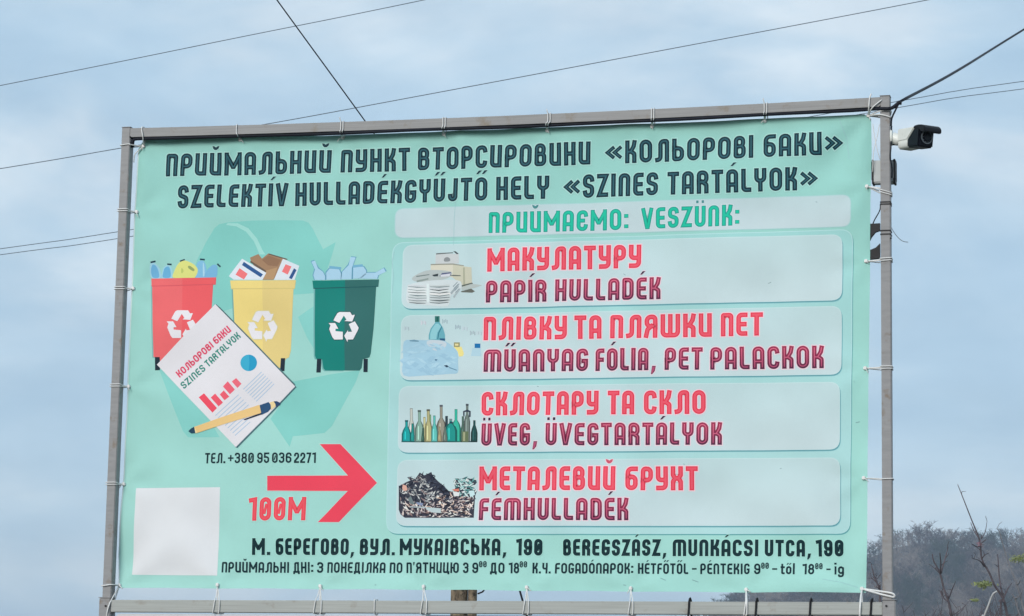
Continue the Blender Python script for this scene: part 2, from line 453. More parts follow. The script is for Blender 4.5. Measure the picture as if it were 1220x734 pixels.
# sheet
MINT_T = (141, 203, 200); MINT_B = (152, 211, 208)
edge = [(172.5, 166), (250, 163.8), (390, 161.2), (500, 157.5), (610, 153.3), (820, 145.6), (900, 142), (1000, 137.8), (1030, 136.6), (1038, 142),
        (1038.6, 180), (1037, 240), (1036.6, 330), (1035, 440), (1034, 540), (1033.3, 650), (1031.5, 706.3), (960, 705.4), (890, 706), (820, 704.8), (751, 705),
        (700, 703.8), (628, 704.2), (560, 702.6), (505, 703), (440, 702), (382, 702.3), (320, 701), (260, 701.4), (200, 700.4), (141.3, 700.5),
        (140.4, 660), (146.5, 577), (150.6, 500), (152.6, 440), (157.8, 344), (160.6, 250), (163.5, 205), (165.2, 178.5)]
ink = Ink(); zb = onY(600, 700, BY).z; zt_ = onY(600, 160, BY).z
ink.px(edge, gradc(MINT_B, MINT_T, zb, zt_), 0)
sheet = ink.build('sheet', banner)

# hem: thin paler welded edge along the left and lower sides
def offset_px(path, d):
    o = []
    for i, (x, y) in enumerate(path):
        a = path[max(0, i-1)]; c = path[min(len(path)-1, i+1)]
        tx, ty = c[0]-a[0], c[1]-a[1]; l = math.hypot(tx, ty); o.append((x-ty/l*d, y+tx/l*d))
    return o
lpath = edge[30:39]
ink = Ink(); ink.px(lpath+list(reversed(offset_px(lpath, 1.4))), (190, 222, 226), 1)
ink.build('hem', banner)

# rounded rectangle on the print, corners in pixels
def rrect(q, r_, n=6, inset=0):
    pts = []; m_ = 4
    q = [Vector(p) for p in q]
    if inset:
        c = sum(q, Vector((0, 0)))/4
        Q = []
        for i in range(4):
            a = (q[(i+1) % 4]-q[i]).normalized(); b_ = (q[(i-1) % 4]-q[i]).normalized(); Q.append(q[i]+(a+b_)*inset)
        q = Q; r_ = max(1, r_-inset)
    for i in range(4):
        p = q[i]; a = (q[(i-1) % 4]-p).normalized(); b_ = (q[(i+1) % 4]-p).normalized()
        p0 = p+a*r_; p1 = p+b_*r_
        for k in range(n+1):
            t = k/n; pts.append(tuple((1-t)**2*p0+2*t*(1-t)*p+t*t*p1))
    return pts
def sh(q, dx, dy): return [(x+dx, y+dy) for x, y in q]

# big faint recycling mark
ink = Ink(); T1 = (122, 199, 196); T2 = (126, 202, 200)
ink.px([(228, 332), (235, 310), (246, 288), (256, 272), (262, 267.5), (272, 265.5), (300, 263), (330, 262.3), (360, 262.3), (367, 265), (372, 272), (379, 286), (385, 297),
        (400, 288.5), (396, 303), (390, 320), (384, 333), (376, 349), (352, 351), (300, 360), (262, 372), (250, 372), (240, 340)], T1, 2)
ink.px([(355.5, 378), (373.5, 365), (390, 362), (390, 420), (380, 425), (366, 402)], T2, 2)
ink.px([(189.3, 440), (215, 440), (250, 500), (262, 521), (224, 521), (218, 514), (206, 482)], T2, 2)
ink.px([(349, 455), (395, 446), (429, 441), (424, 455), (405, 492), (396, 508), (387, 516), (349.5, 520), (346, 532.5), (334, 515), (322.5, 499), (333, 484)], T1, 2)
lt = [(272, 266.2), (284, 266.5), (296, 272), (306, 284), (313, 299), (316, 303), (309, 303), (302, 287), (293, 276), (282, 270), (270, 268.5)]
ink.px(lt, (150, 214, 211), 3)
ink.build('recycling_mark', banner, 'large faint teal recycling mark behind the printed bins')

# panels
BP = [(467.5, 289), (1016.5, 273.5), (1012.6, 636), (459.8, 636)]
ink = Ink()
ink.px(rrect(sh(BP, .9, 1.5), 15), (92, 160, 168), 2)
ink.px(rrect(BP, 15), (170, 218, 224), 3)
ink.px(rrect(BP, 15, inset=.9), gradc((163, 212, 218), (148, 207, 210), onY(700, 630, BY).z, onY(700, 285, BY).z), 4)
ink.build('backing_panel', banner)
def panel(q, dark=(84, 150, 166), body=(185, 213, 222), top=(176, 210, 218), r_=13, edge_=True):
    ink = Ink()
    if edge_:
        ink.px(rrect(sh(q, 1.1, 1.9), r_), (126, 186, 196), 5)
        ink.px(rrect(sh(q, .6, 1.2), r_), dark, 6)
    ym = q[3][1]; y0 = q[0][1]
    ink.px(rrect(q, r_), (183, 217, 224) if edge_ else (160, 206, 212), 7)
    zt1 = onY(q[0][0], y0, BY).z; zb1 = onY(q[3][0], ym, BY).z
    ink.px(rrect(q, r_, inset=1.0), gradc(body, top, zb1, zt1), 8)
    return ink.build('info_panel', banner)
panel([(470.5, 248), (1014.6, 232), (1014.4, 271), (470.3, 284.3)], body=(182, 209, 219), top=(177, 208, 217), r_=11, edge_=False)
PQ = [[(480, 292), (1004, 279.5), (1003.6, 358), (478.5, 368.5)], [(478, 376), (1003, 364.5), (1002.6, 446.3), (476.3, 453.3)],
      [(475.5, 460), (1001, 455), (1000.7, 535.7), (473.8, 539.5)], [(474, 548), (1001, 545), (1001, 626.3), (471.5, 626.8)]]
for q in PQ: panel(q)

# ---- stroke alphabet (centre lines in a unit box; third value = corner radius, 1 = half the width)
SQ = [(0, 1, 1), (1, 1, 1), (1, 0, 1), (0, 0, 1)]
W0 = .515
def g(w_, *st, **k): return (w_, st, k)
ACUTE = ('p', [(.34, 1.13), (.52, 1.13), (.86, 1.29), (.60, 1.29)])
DAC = [('p', [(.06, 1.13), (.24, 1.13), (.54, 1.29), (.28, 1.29)]), ('p', [(.52, 1.13), (.70, 1.13), (1.0, 1.29), (.74, 1.29)])]
UML = [('p', [(.12, 1.13), (.34, 1.13), (.34, 1.26), (.12, 1.26)]), ('p', [(.62, 1.13), (.84, 1.13), (.84, 1.26), (.62, 1.26)])]
BREVE = ('p', [(.18, 1.30), (.24, 1.19), (.38, 1.12), (.56, 1.12), (.72, 1.19), (.78, 1.30), (.60, 1.28), (.48, 1.235), (.36, 1.28)])
E_ = [[(1, 1), (0, 1, 1), (0, 0, 1), (1, 0)], [(0, .5), (.88, .5)]]
U_ = [[(0, 1), (0, 0, 1), (1, 0, 1), (1, 1)]]
I_ = [[(0, 1), (0, 0, .8), (1, 0)], [(1, 1), (1, 0)]]
A_ = [[(0, 0), (0, 1, .9), (1, 1, .9), (1, 0)], [(0, .30), (1, .30)]]
N_ = [[(0, 0), (0, 1, .9), (1, 1, .9), (1, 0)]]
K_ = [[(0, 0), (0, 1)], [(0, .50), (.55, .5, .5), (1, .38, .5), (1, 0)], [(1, 1), (.90, .78, .3), (.5, .52)]]
O_ = [('c', SQ)]
P_ = [[(0, 0), (0, 1, .7), (1, 1, 1), (1, .41, 1), (.1, .41)]]
R_ = [[(0, 0), (0, 1, .7), (1, 1, 1), (1, .5, .9), (.1, .5)], [(.45, .5), (1, .36, .6), (1, 0)]]
T_ = [[(0, 1), (1, 1)], [(.5, 1), (.5, 0)]]
B_ = [[(0, .5), (0, 1, .7), (.92, 1, .9), (.92, .54, .8), (.2, .54)], [(.2, .54), (1, .54, .8), (1, 0, .9), (0, 0, .3), (0, .6)]]
C_ = [[(1, .84), (1, 1, 1), (0, 1, 1), (0, 0, 1), (1, 0, 1), (1, .16)]]
Z3 = [[(0, .86), (0, 1, 1), (1, 1, 1), (1, .53, .8), (.45, .53)], [(.45, .53), (1, .53, .8), (1, 0, 1), (0, 0, 1), (0, .14)]]
H_ = [[(0, 0), (0, 1)], [(1, 0), (1, 1)], [(0, .5), (1, .5)]]
GL = {
 'П': g(W0, [(0, 0), (0, 1, .15), (1, 1, .5), (1, 0)]), 'Р': g(W0, *P_), 'P': g(W0, *P_), 'И': g(W0, *I_), 'Й': g(W0, *I_, BREVE),
 'М': g(.76, [(0, 0), (0, 1)], [(1, 0), (1, 1)], [(.06, .90), (.46, .36), (.54, .36), (.94, .90)]), 'А': g(W0, *A_), 'A': g(W0, *A_), 'Á': g(W0, *A_, ACUTE),
 'Л': g(.60, [(1, 0), (1, 1, .3), (.32, 1, .7), (.32, 0, .7), (.0, 0)]), 'Ь': g(W0, [(0, 1), (0, 0, .3), (1, 0, 1), (1, .58, 1), (.1, .58)]),
 'Н': g(W0, *H_), 'H': g(W0, *H_), 'У': g(W0, [(0, 1), (0, .42, .8), (1, .42)], [(1, 1), (1, 0, .9), (.05, 0)]),
 'К': g(.495, *K_), 'K': g(.495, *K_), 'Т': g(.50, *T_), 'T': g(.50, *T_), 'В': g(W0, *B_), 'B': g(W0, *B_), 'О': g(.54, *O_), 'O': g(.54, *O_),
 'Ó': g(.54, *O_, ACUTE), 'Ő': g(.54, *O_, *DAC), 'С': g(W0, *C_), 'C': g(W0, *C_),
 '«': g(.72, [(.42, .73), (.02, .5), (.42, .27)], [(.95, .73), (.55, .5), (.95, .27)], sw=.8),
 '»': g(.72, [(.58, .73), (.98, .5), (.58, .27)], [(.05, .73), (.45, .5), (.05, .27)], sw=.8),
 'І': g(.20, [(.5, 0), (.5, 1)]), 'I': g(.20, [(.5, 0), (.5, 1)]), 'Í': g(.20, [(.5, 0), (.5, 1)], ('p', [(.25, 1.13), (.7, 1.13), (1.6, 1.29), (.95, 1.29)])),
 'Б': g(W0, [(1, 1), (0, 1, 1), (0, 0, .9), (1, 0, 1), (1, .58, 1), (.1, .58)]), 'Є': g(W0, *C_, [(0, .5), (.62, .5)]),
 'Е': g(.455, *E_), 'E': g(.455, *E_), 'É': g(.455, *E_, ACUTE),
 'S': g(.51, [(1, .84), (1, 1, 1), (0, 1, 1), (0, .58, .8), (1, .44, .8), (1, 0, 1), (0, 0, 1), (0, .16)]),
 'Z': g(.50, [(0, 1), (1, 1), (0, 0), (1, 0)]), 'L': g(.43, [(0, 1), (0, 0, .9), (1, 0)]),
 'V': g(.57, [(0, 1), (.44, 0), (.56, 0), (1, 1)]), 'U': g(W0, *U_), 'Ü': g(W0, *U_, *UML), 'Ű': g(W0, *U_, *DAC),
 'D': g(W0, ('c', [(0, 0, .1), (0, 1, .1), (1, 1, 1), (1, 0, 1)])),
 'G': g(W0, [(1, .86), (1, 1, 1), (0, 1, 1), (0, 0, 1), (1, 0, 1), (1, .44), (.70, .44)]),
 'Y': g(.52, [(0, 1), (0, .45, .9), (1, .45, .9), (1, 1)], [(.5, .45), (.5, 0)]), 'J': g(.42, [(1, 1), (1, 0, 1), (0, 0, 1), (0, .16)]),
 'N': g(W0, *N_), 'M': g(.78, [(0, 0), (0, 1, .5), (1, 1, .5), (1, 0)], [(.5, 1), (.5, 0)]),
 'R': g(W0, *R_), 'F': g(.44, [(0, 0), (0, 1, 1), (1, 1)], [(0, .5), (.88, .5)]), 'Г': g(.44, [(0, 0), (0, 1, .6), (1, 1)]),
 'Х': g(W0, [(0, 1), (0, .66, .4), (.3, .5, .4), (0, .34, .4), (0, 0)], [(1, 1), (1, .66, .4), (.7, .5, .4), (1, .34, .4), (1, 0)], [(.3, .5), (.7, .5)]),
 'Ш': g(.78, [(0, 1), (0, 0, .5), (1, 0, .5), (1, 1)], [(.5, 1), (.5, 0)]),
 'Я': g(W0, [(1, 0), (1, 1, .7), (0, 1, 1), (0, .5, .9), (.9, .5)], [(.55, .5), (.1, .34, .6), (-.05, 0)]),
 'Ц': g(.56, [(0, 1), (0, 0, .3), (.86, 0)], [(.86, 1), (.86, 0)], [(.86, -.0), (1.08, 0), (1.08, -.14)]),
 'Д': g(.60, [(.20, 0), (.2, 1, .4), (.82, 1), (.82, 0)], [(0, -.14), (0, 0), (1, 0), (1, -.14)]),
 'Ю': g(.78, [(0, 0), (0, 1)], ('c', [(.42, 1, .9), (1, 1, .9), (1, 0, .9), (.42, 0, .9)]), [(0, .5), (.42, .5)]),
 'Ч': g(W0, [(0, 1), (0, .45, .8), (1, .45)], [(1, 1), (1, 0)]), 'З': g(.49, *Z3), '3': g(.49, *Z3),
 '0': g(W0, *O_, [(.40, .30), (.60, .70)]), '1': g(.36, [(0, .96), (1, 1), (1, 0)]),
 '2': g(.49, [(0, .76), (0, 1, 1), (1, 1, 1), (1, .58, .6), (0, .12, .4), (0, 0), (1, 0)]),
 '5': g(.49, [(1, 1), (0, 1), (0, .58), (1, .58, 1), (1, 0, 1), (0, 0, 1), (0, .2)]),
 '6': g(W0, [(1, .8), (1, 1, 1), (0, 1, 1), (0, 0, 1), (1, 0, 1), (1, .56, 1), (.1, .56)]), '7': g(.46, [(0, 1), (1, 1), (.35, 0)]),
 '8': g(W0, ('c', [(.06, 1, 1), (.94, 1, 1), (.94, .53, .8), (.06, .53, .8)]), ('c', [(0, .53, .8), (1, .53, .8), (1, 0, 1), (0, 0, 1)])),
 '9': g(W0, [(0, .2), (0, 0, 1), (1, 0, 1), (1, 1, 1), (0, 1, 1), (0, .44, 1), (.9, .44)]),
 '.': g(.20, ('p', [(0, 0), (1, 0), (1, .19), (0, .19)])), ',': g(.24, ('p', [(.25, .19), (1, .19), (.80, -.04), (.30, -.17), (.0, -.17)])),
 ':': g(.20, ('p', [(0, .08), (1, .08), (1, .26), (0, .26)]), ('p', [(0, .56), (1, .56), (1, .74), (0, .74)])),
 "'": g(.18, ('p', [(.2, .72), (.6, .72), (1, 1.02), (.1, 1.02)])), '-': g(.40, ('p', [(0, .42), (1, .42), (1, .56), (0, .56)])),
 '+': g(.52, [(0, .48), (1, .48)], [(.5, .22), (.5, .74)], sw=.85),
 't': g(.40, [(.3, .98), (.3, 0, .7), (1, 0)], [(0, .70), (1, .70)]), 'ő': g(.52, ('c', [(0, .72, 1), (1, .72, 1), (1, 0, 1), (0, 0, 1)]),
    ('p', [(.06, .90), (.24, .90), (.54, 1.06), (.28, 1.06)]), ('p', [(.52, .90), (.70, .90), (1.0, 1.06), (.74, 1.06)])),
 'l': g(.20, [(.5, 0), (.5, 1.06)]), 'i': g(.20, [(.5, 0), (.5, .72)], ('p', [(0, .93), (1, .93), (1, 1.10), (0, 1.10)])),
 'g': g(.52, ('c', [(0, .72, 1), (1, .72, 1), (1, .06, 1), (0, .06, 1)]), [(1, .6), (1, -.30, 1), (0, -.30, 1), (0, -.2)]),
}
def fillet(pts, hw, closed):
    """pts [(x,y,r)] in real units -> polyline"""
    n = len(pts); o = []
    for i, p in enumerate(pts):
        P_c = Vector(p[:2]); r_ = p[2] if len(p) > 2 else 0
        if (not closed and i in (0, n-1)) or r_ <= 0: o.append(P_c); continue
        A = Vector(pts[(i-1) % n][:2]); B = Vector(pts[(i+1) % n][:2])
        a = A-P_c; c = B-P_c; la, lc = a.length, c.length; a.normalize(); c.normalize()
        ang = a.angle(c)
        if ang > 3.1: o.append(P_c); continue
        d = r_*hw/math.tan(ang/2)
        d = min(d, la*(.5 if (closed or 0 < (i-1)) else 1), lc*(.5 if (closed or i+1 < n-1) else 1))
        rr = d*math.tan(ang/2); bis = (a+c).normalized(); ctr = P_c+bis*(rr/math.sin(ang/2))
        p0 = P_c+a*d; p1 = P_c+c*d
        a0 = math.atan2(p0.y-ctr.y, p0.x-ctr.x); a1 = math.atan2(p1.y-ctr.y, p1.x-ctr.x)
        da = (a1-a0+math.pi) % (2*math.pi)-math.pi; k = max(3, int(abs(da)/.30))
        for j in range(k+1): o.append(ctr+Vector((math.cos(a0+da*j/k), math.sin(a0+da*j/k)))*rr)
    q = [o[0]]
    for p in o[1:]:
        if (p-q[-1]).length > 1e-5: q.append(p)
    if closed and (q[0]-q[-1]).length < 1e-5: q.pop()
    return q
def ribbon(pl, h, closed):
    n = len(pl); Lf = []; Rt = []
    for i in range(n):
        if closed or 0 < i < n-1:
            a = (pl[i]-pl[i-1]).normalized(); c = (pl[(i+1) % n]-pl[i]).normalized()
            na_ = Vector((-a.y, a.x)); nc = Vector((-c.y, c.x)); mt = (na_+nc)
            if mt.length < .1: mt = na_
            mt.normalize(); s = h/max(.45, mt.dot(na_)); Lf.append(pl[i]+mt*s); Rt.append(pl[i]-mt*s)
        else:
            t = (pl[1]-pl[0]).normalized() if i == 0 else (pl[-1]-pl[-2]).normalized()
            p = pl[i]-t*h if i == 0 else pl[i]+t*h; nn_ = Vector((-t.y, t.x))
            Lf.append(p+nn_*h); Rt.append(p-nn_*h)
    return [[Lf[i], Rt[i], Rt[(i+1) % n], Lf[(i+1) % n]] for i in range(n if closed else n-1)]

def text(words, base, hp, style, sw=.198, name_parent=None, lvl=10, hgt_top=None, slant=0.0, label=None, rot=None):
    """words [(string, x0, x1)], base [(px,py)] points along the baseline, hp cap height in pixels"""
    par = name_parent or banner
    if rot is None:
        B = [pp(*p) for p in base]; deg = min(2, len(B)-1)
        cf = np.polyfit([b_[0] for b_ in B], [b_[1] for b_ in B], deg)
    else:
        A = Vector(pp(*rot[0])); Bv = Vector(pp(*rot[1])); dx = (Bv-A).normalized(); dy = Vector((-dx.y, dx.x)); Lr = (Bv-A).length
    for wd, x0, x1 in words:
        ink = Ink()
        if rot is None:
            ymid = float(np.interp((x0+x1)/2, [b_[0] for b_ in base], [b_[1] for b_ in base]))
            u0 = pp(x0, ymid)[0]; u1 = pp(x1, ymid)[0]
            hh = pp((x0+x1)/2, ymid-hp)[1]-pp((x0+x1)/2, ymid)[1]
        else:
            u0, u1 = x0*Lr, x1*Lr; hh = hp
        gap = .12
        tot = sum(GL[c][0] if c != ' ' else .3 for c in wd)+gap*(len(wd)-1)
        k = (u1-u0)/(tot*hh); cu = u0
        def tr(x, y):
            if rot is None:
                return (x, float(np.polyval(cf, x))+y)
            q = A+dx*x+dy*y; return (q.x, q.y)
        for c in wd:
            if c == ' ': cu += .3*hh*k+gap*hh*k; continue
            gw, strokes, kw = GL[c]; Wd = gw*hh*k; s_ = sw*hh*kw.get('sw', 1)
            nar = gw < .3
            cw = max(Wd-s_, .0001); chh = hh-s_; x_o = cu+s_/2; y_o = s_/2; hwid = cw/2
            for ai, st in enumerate(strokes):
                if isinstance(st, tuple) and st[0] == 'p':
                    top = max(p[1] for p in st[1]) > 1.1 and c not in '.,'
                    ring = [(cu+x*Wd, y*hh) for x, y in st[1]]
                    for li, (ofs, lay) in enumerate(((.05, 'halo'), (0, 'dark'), (-.05, 'core'))):
                        if lay not in style: continue
                        if lay == 'core' and (top or style.get('plain')): continue
                        cx_ = sum(p[0] for p in ring)/len(ring); cy_ = sum(p[1] for p in ring)/len(ring)
                        rg_ = []
                        for x, y in ring:
                            d = Vector((x-cx_, y-cy_)); l = d.length; d = d*(l+ofs*hh*.8)/l; rg_.append(tr(cx_+d.x, cy_+d.y))
                        col = style.get('accent', style['dark']) if (lay == 'dark' and top) else style[lay]
                        cc = col[1] if isinstance(col[0], tuple) else col
                        ink.poly(rg_, albedo(cc), lvl+ai*.5+{'halo': 0, 'dark': 4, 'core': 8}[lay])
                    continue
                closed = isinstance(st, tuple) and st[0] == 'c'; pts = st[1] if closed else st
                if nar: rp = [(cu+Wd/2, y_o+p[1]*chh) for p in pts]
                else: rp = [(x_o+p[0]*cw, y_o+p[1]*chh) + ((p[2],) if len(p) > 2 else ()) for p in pts]
                pl = fillet(rp, hwid, closed)
                for lay, hf, lo in (('halo', .5*s_+.045*hh, 0), ('dark', .5*s_, 4), ('core', .5*s_*style.get('cw', .42), 8)):
                    if lay not in style: continue
                    slim = kw.get('slim')
                    # the slash of a zero is thinner
                    hf2 = hf*.62 if (c == '0' and ai == 1) else hf
                    col = style[lay]
                    if isinstance(col[0], tuple):
                        ca, cb = albedo(col[0]), albedo(col[1]); fn = None
                    for quad in ribbon(pl, hf2, closed):
                        z_ = lvl+lo+ai*.5
                        if isinstance(col[0], tuple):
                            ym = sum(p.y for p in quad)/4
                            y1_ = [min(1, max(0, p.y/hh)) for p in quad]
                            # colour runs smoothly up the letter
                            P4 = [tr(p.x, p.y) for p in quad]
                            ar = sum(P4[i][0]*P4[(i+1) % 4][1]-P4[(i+1) % 4][0]*P4[i][1] for i in range(4))
                            if ar < 0: P4.reverse()
                            cx0 = cu; 
                            def colf(u, v, ca=ca, cb=cb, hh=hh):
                                bl = float(cf[0]*u*u+cf[1]*u+cf[2]) if len(cf) == 3 else float(np.polyval(cf, u))
                                t = min(1, max(0, (v-bl)/hh)); return tuple(a+(q-a)*t for a, q in zip(cb, ca))
                            ink.convex(P4, colf, z_)
                        else:
                            P4 = [tr(p.x, p.y) for p in quad]
                            ar = sum(P4[i][0]*P4[(i+1) % 4][1]-P4[(i+1) % 4][0]*P4[i][1] for i in range(4))
                            if ar < 0: P4.reverse()
                            ink.convex(P4, albedo(col), z_)
            cu += Wd+gap*hh*k
        ink.build('lettering', par, label)

S_TITLE = dict(dark=(8, 46, 60), core=(42, 94, 108), halo=(160, 215, 214), accent=(16, 54, 68), cw=.28)
S_GREEN = dict(dark=(24, 158, 146), core=(22, 188, 160), halo=(190, 214, 226), accent=(70, 140, 145), cw=.5)
S_RED = dict(dark=(214, 54, 80), core=(243, 86, 108), halo=(232, 204, 218), accent=(190, 80, 105), cw=.48)
S_WINE = dict(dark=((150, 46, 82), (78, 34, 66)), core=((214, 112, 142), (164, 74, 112)), halo=(228, 206, 221), accent=(44, 38, 64), cw=.22)
S_DARK = dict(dark=(4, 42, 50), halo=(158, 218, 214), plain=True)
S_DARK2 = dict(dark=(5, 42, 52), plain=True)

text([('ПРИЙМАЛЬНИЙ', 198.5, 394), ('ПУНКТ', 405.5, 488), ('ВТОРСИРОВИНИ', 497.5, 703.5), ('«КОЛЬОРОВІ', 721, 898), ('БАКИ»', 910, 1004)],
     [(200, 210.8), (412, 205.3), (483, 203.5), (700, 196.3), (745, 194.5), (975, 185.4)], 27.3, S_TITLE)
text([('SZELEKTÍV', 212, 342.5), ('HULLADÉKGYŰJTŐ', 351, 580.5), ('HELY', 591, 654), ('«SZINES', 671, 784), ('TARTÁLYOK»', 795, 974)],
     [(215, 248.8), (375, 244.8), (556, 239.7), (647, 237), (800, 232), (945, 227.5)], 27.7, S_TITLE)
text([('ПРИЙМАЄМО:', 582, 748.5), ('VESZÜNK:', 764, 881)], [(584, 277.7), (740, 273.9), (872, 269.1)], 25.2, S_GREEN)
text([('МАКУЛАТУРУ', 580, 763.5)], [(580, 323.5), (670, 321.2), (763, 319.1)], 27.8, S_RED)
text([('PAPÍR', 578.5, 650.5), ('HULLADÉK', 661, 787)], [(580, 360.3), (680, 358.5), (787, 356.5)], 26.2, S_WINE)
text([('ПЛІВКУ', 575.5, 675), ('ТА', 684, 716.5), ('ПЛЯШКИ', 727, 848), ('ПЕТ', 859, 909)], [(578, 405.1), (716, 403.3), (847, 401.3), (909, 400)], 27.8, S_RED)
text([('MŰANYAG', 576, 700), ('FÓLIA,', 709, 781.5), ('PET', 792, 837), ('PALACKOK', 846, 981.5)], [(578, 443), (777, 441.2), (981, 438.7)], 26.8, S_WINE)
text([('СКЛОТАРУ', 573, 713), ('ТА', 724, 755.5), ('СКЛО', 767, 840.5)], [(575, 495), (712, 493.9), (840, 493)], 28.2, S_RED)
text([('ÜVEG,', 573, 640), ('ÜVEGTARTÁLYOK', 650, 860)], [(575, 531.1), (720, 530.4), (860, 529.9)], 26.8, S_WINE)
text([('МЕТАЛЕВИЙ', 570.5, 733), ('БРУХТ', 745, 831)], [(571, 584), (700, 584), (831, 584)], 28.4, S_RED)
text([('FÉMHULLADÉK', 570.5, 748.5)], [(571, 619.8), (660, 619.8), (748, 619.8)], 26.5, S_WINE)
text([('ТЕЛ.', 244, 269), ('+380', 272, 303), ('95', 307, 321.5), ('036', 325, 348), ('2271', 351, 376.5)], [(244, 552.1), (310, 551.9), (376, 551.7)], 12.4, S_DARK2, sw=.165)
text([('100М', 296.5, 364.5)], [(297, 620.7), (330, 620.4), (364, 620.2)], 28, dict(dark=(226, 66, 84), core=(244, 84, 98), halo=(160, 216, 212), cw=.4), sw=.19)
text([('М.', 300.5, 322), ('БЕРЕГОВО,', 328.5, 422), ('ВУЛ.', 428.5, 470), ('МУКАІВСЬКА,', 476, 603.5), ('190', 615, 646), ('BEREGSZÁSZ,', 670.5, 793.5),
      ('MUNKÁCSI', 801, 903.5), ('UTCA,', 911, 966), ('190', 972, 1005)], [(300, 661.3), (640, 662), (1005, 663.2)], 20, S_DARK, sw=.205)
text([('ПРИЙМАЛЬНІ', 264.5, 344), ('ДНІ:', 349, 373.5), ('З', 378, 385), ('ПОНЕДІЛКА', 390, 459), ('ПО', 464, 479), ("П'ЯТНИЦЮ", 484, 547), ('З', 552, 558.5),
      ('9', 563, 570), ('ДО', 584, 601), ('18', 606, 618.5), ('К.Ч.', 634.5, 656), ('FOGADÓNAPOK:', 661, 754.5), ('HÉTFŐTŐL', 760, 819.5), ('-', 824, 829.5),
      ('PÉNTEKIG', 834, 893), ('9', 898.5, 906), ('-', 920, 926), ('től', 930, 947), ('18', 956, 970), ('-', 984.5, 989.5), ('ig', 994, 1005.5)],
     [(264, 682.2), (640, 683.2), (1005, 684.5)], 12.7, S_DARK2, sw=.175)
text([('00', 571, 580), ('00', 619.3, 628.3), ('00', 907, 916), ('00', 971, 979.8)], [(571, 676.0), (800, 677), (980, 678.2)], 7.4, S_DARK2, sw=.17)

# arrow
ink = Ink(); Q = lambda l, x0, y0, s: [(x0+x/s, y0+y/s) for x, y in l]
ar_ = Q([(820, 98), (945, 98), (1165, 332), (935, 570), (808, 570), (990, 382), (502, 380), (503, 290), (990, 288)], 220, 510, 5.083)
c0 = (1020/5.083+220, 510+333/5.083)
pal = [(812, 93), (948, 93), (1172, 332), (938, 575), (798, 575), (980, 386), (497, 385), (498, 285), (978, 284)]
ink.px(Q(pal, 220, 510, 5.083), (166, 212, 210), 5); ink.px(ar_, (238, 68, 92), 7)
ink.build('arrow', banner, 'red arrow pointing right')
# white card at the lower left
ink = Ink(); ink.px([(162.2, 581.6), (262.9, 580.7), (259.3, 685.9), (157, 684.8)], (206, 219, 228), 5)
ink.build('white_card', banner, 'blank white square at the lower left')

# printed bins
MARK = [[(308, 180), (322, 150), (345, 108), (365, 97), (468, 97), (486, 127), (514, 124), (490, 190), (415, 186), (434, 172), (408, 132), (366, 204)],
        [(458, 215), (515, 188), (552, 250), (545, 275), (500, 365), (450, 367), (447, 392), (415, 330), (450, 275), (452, 292), (490, 290)],
        [(262, 206), (325, 205), (358, 262), (330, 262), (330, 285), (402, 292), (402, 366), (318, 367), (300, 345), (268, 265), (280, 228)]]
def mark(par, dx, dy, outline, only=None, clip=None):
    ink = Ink()
    for k, pc in enumerate(MARK):
        ring = [(360+x/8.16+dx, 360+y/8.16+dy) for x, y in pc]
        cx_ = sum(p[0] for p in ring)/len(ring); cy_ = sum(p[1] for p in ring)/len(ring)
        if outline:
            big = []
            for x, y in ring:
                d = Vector((x-cx_, y-cy_)); l = d.length; d *= (l+1.0)/l; big.append((cx_+d.x, cy_+d.y))
            ink.px(big, outline, 13+.5*k)
        ink.px(ring, (216, 224, 234), 15+.5*k)
    ink.build('recycling_mark', par)

def bin_(name_lab, rim, bodyL, bodyR, colL, colR, dark, wheels, shadow, rim_split):
    ink = Ink()
    ink.px(sh(bodyL+[], -1.5, .8), shadow, 5)
    ink.px(bodyL, colL, 8); ink.px(bodyR, colR, 8.5)
    o = ink.build('bin', banner, name_lab)
    rk = Ink()
    (x0, y0), (x1, y1), (x2, y2), (x3, y3) = rim; xs_ = rim_split
    ya = y0+(y1-y0)*(xs_-x0)/(x1-x0); yb = y3+(y2-y3)*(xs_-x3)/(x2-x3)
    rk.px(sh(rim, 0, 1.0), dark, 9)
    rk.px([(x0, y0), (xs_, ya), (xs_, yb), (x3, y3)], colL, 10); rk.px([(xs_, ya), (x1, y1), (x2, y2), (xs_, yb)], colR, 10)
    rk.build('rim', o)
    for w_ in wheels:
        wk = Ink(); wk.px(w_, (20, 40, 56), 9.5); wk.build('wheel', o)
    return o
# red bin
br = bin_('red printed bin filled with bottles', [(180.4, 332), (257.8, 330.6), (257.2, 338.3), (181, 340.6)],
     [(181.8, 339), (217.5, 338), (217.5, 440), (192, 434), (190, 426), (183.2, 425.5)], [(217.5, 338), (254.2, 337), (252, 368), (251, 400), (236, 440), (217.5, 440)],
     (226, 104, 110), (230, 92, 100), (202, 84, 96), [[(184.8, 425.5), (190.5, 425.5), (190.5, 441), (184.8, 441.2)]], (118, 178, 180), 217.5)
mark(br, -192.7, -1.9, None)
yb_ = bin_('yellow printed bin filled with cardboard boxes', [(274.8, 334.5), (352.6, 333.8), (351.5, 343.3), (276, 344)],
     [(278, 343), (313, 342.6), (313, 441), (300, 441), (279.5, 400)], [(313, 342.6), (350, 342.3), (347, 418), (345, 426), (341, 428), (338, 438), (313, 441)],
     (221, 208, 132), (210, 198, 132), (196, 188, 122), [[(335.2, 427), (340.4, 427), (339.6, 442.5), (334.4, 442.5)]], (108, 166, 166), 313)
mark(yb_, -97.3, -1.2, (204, 208, 170))
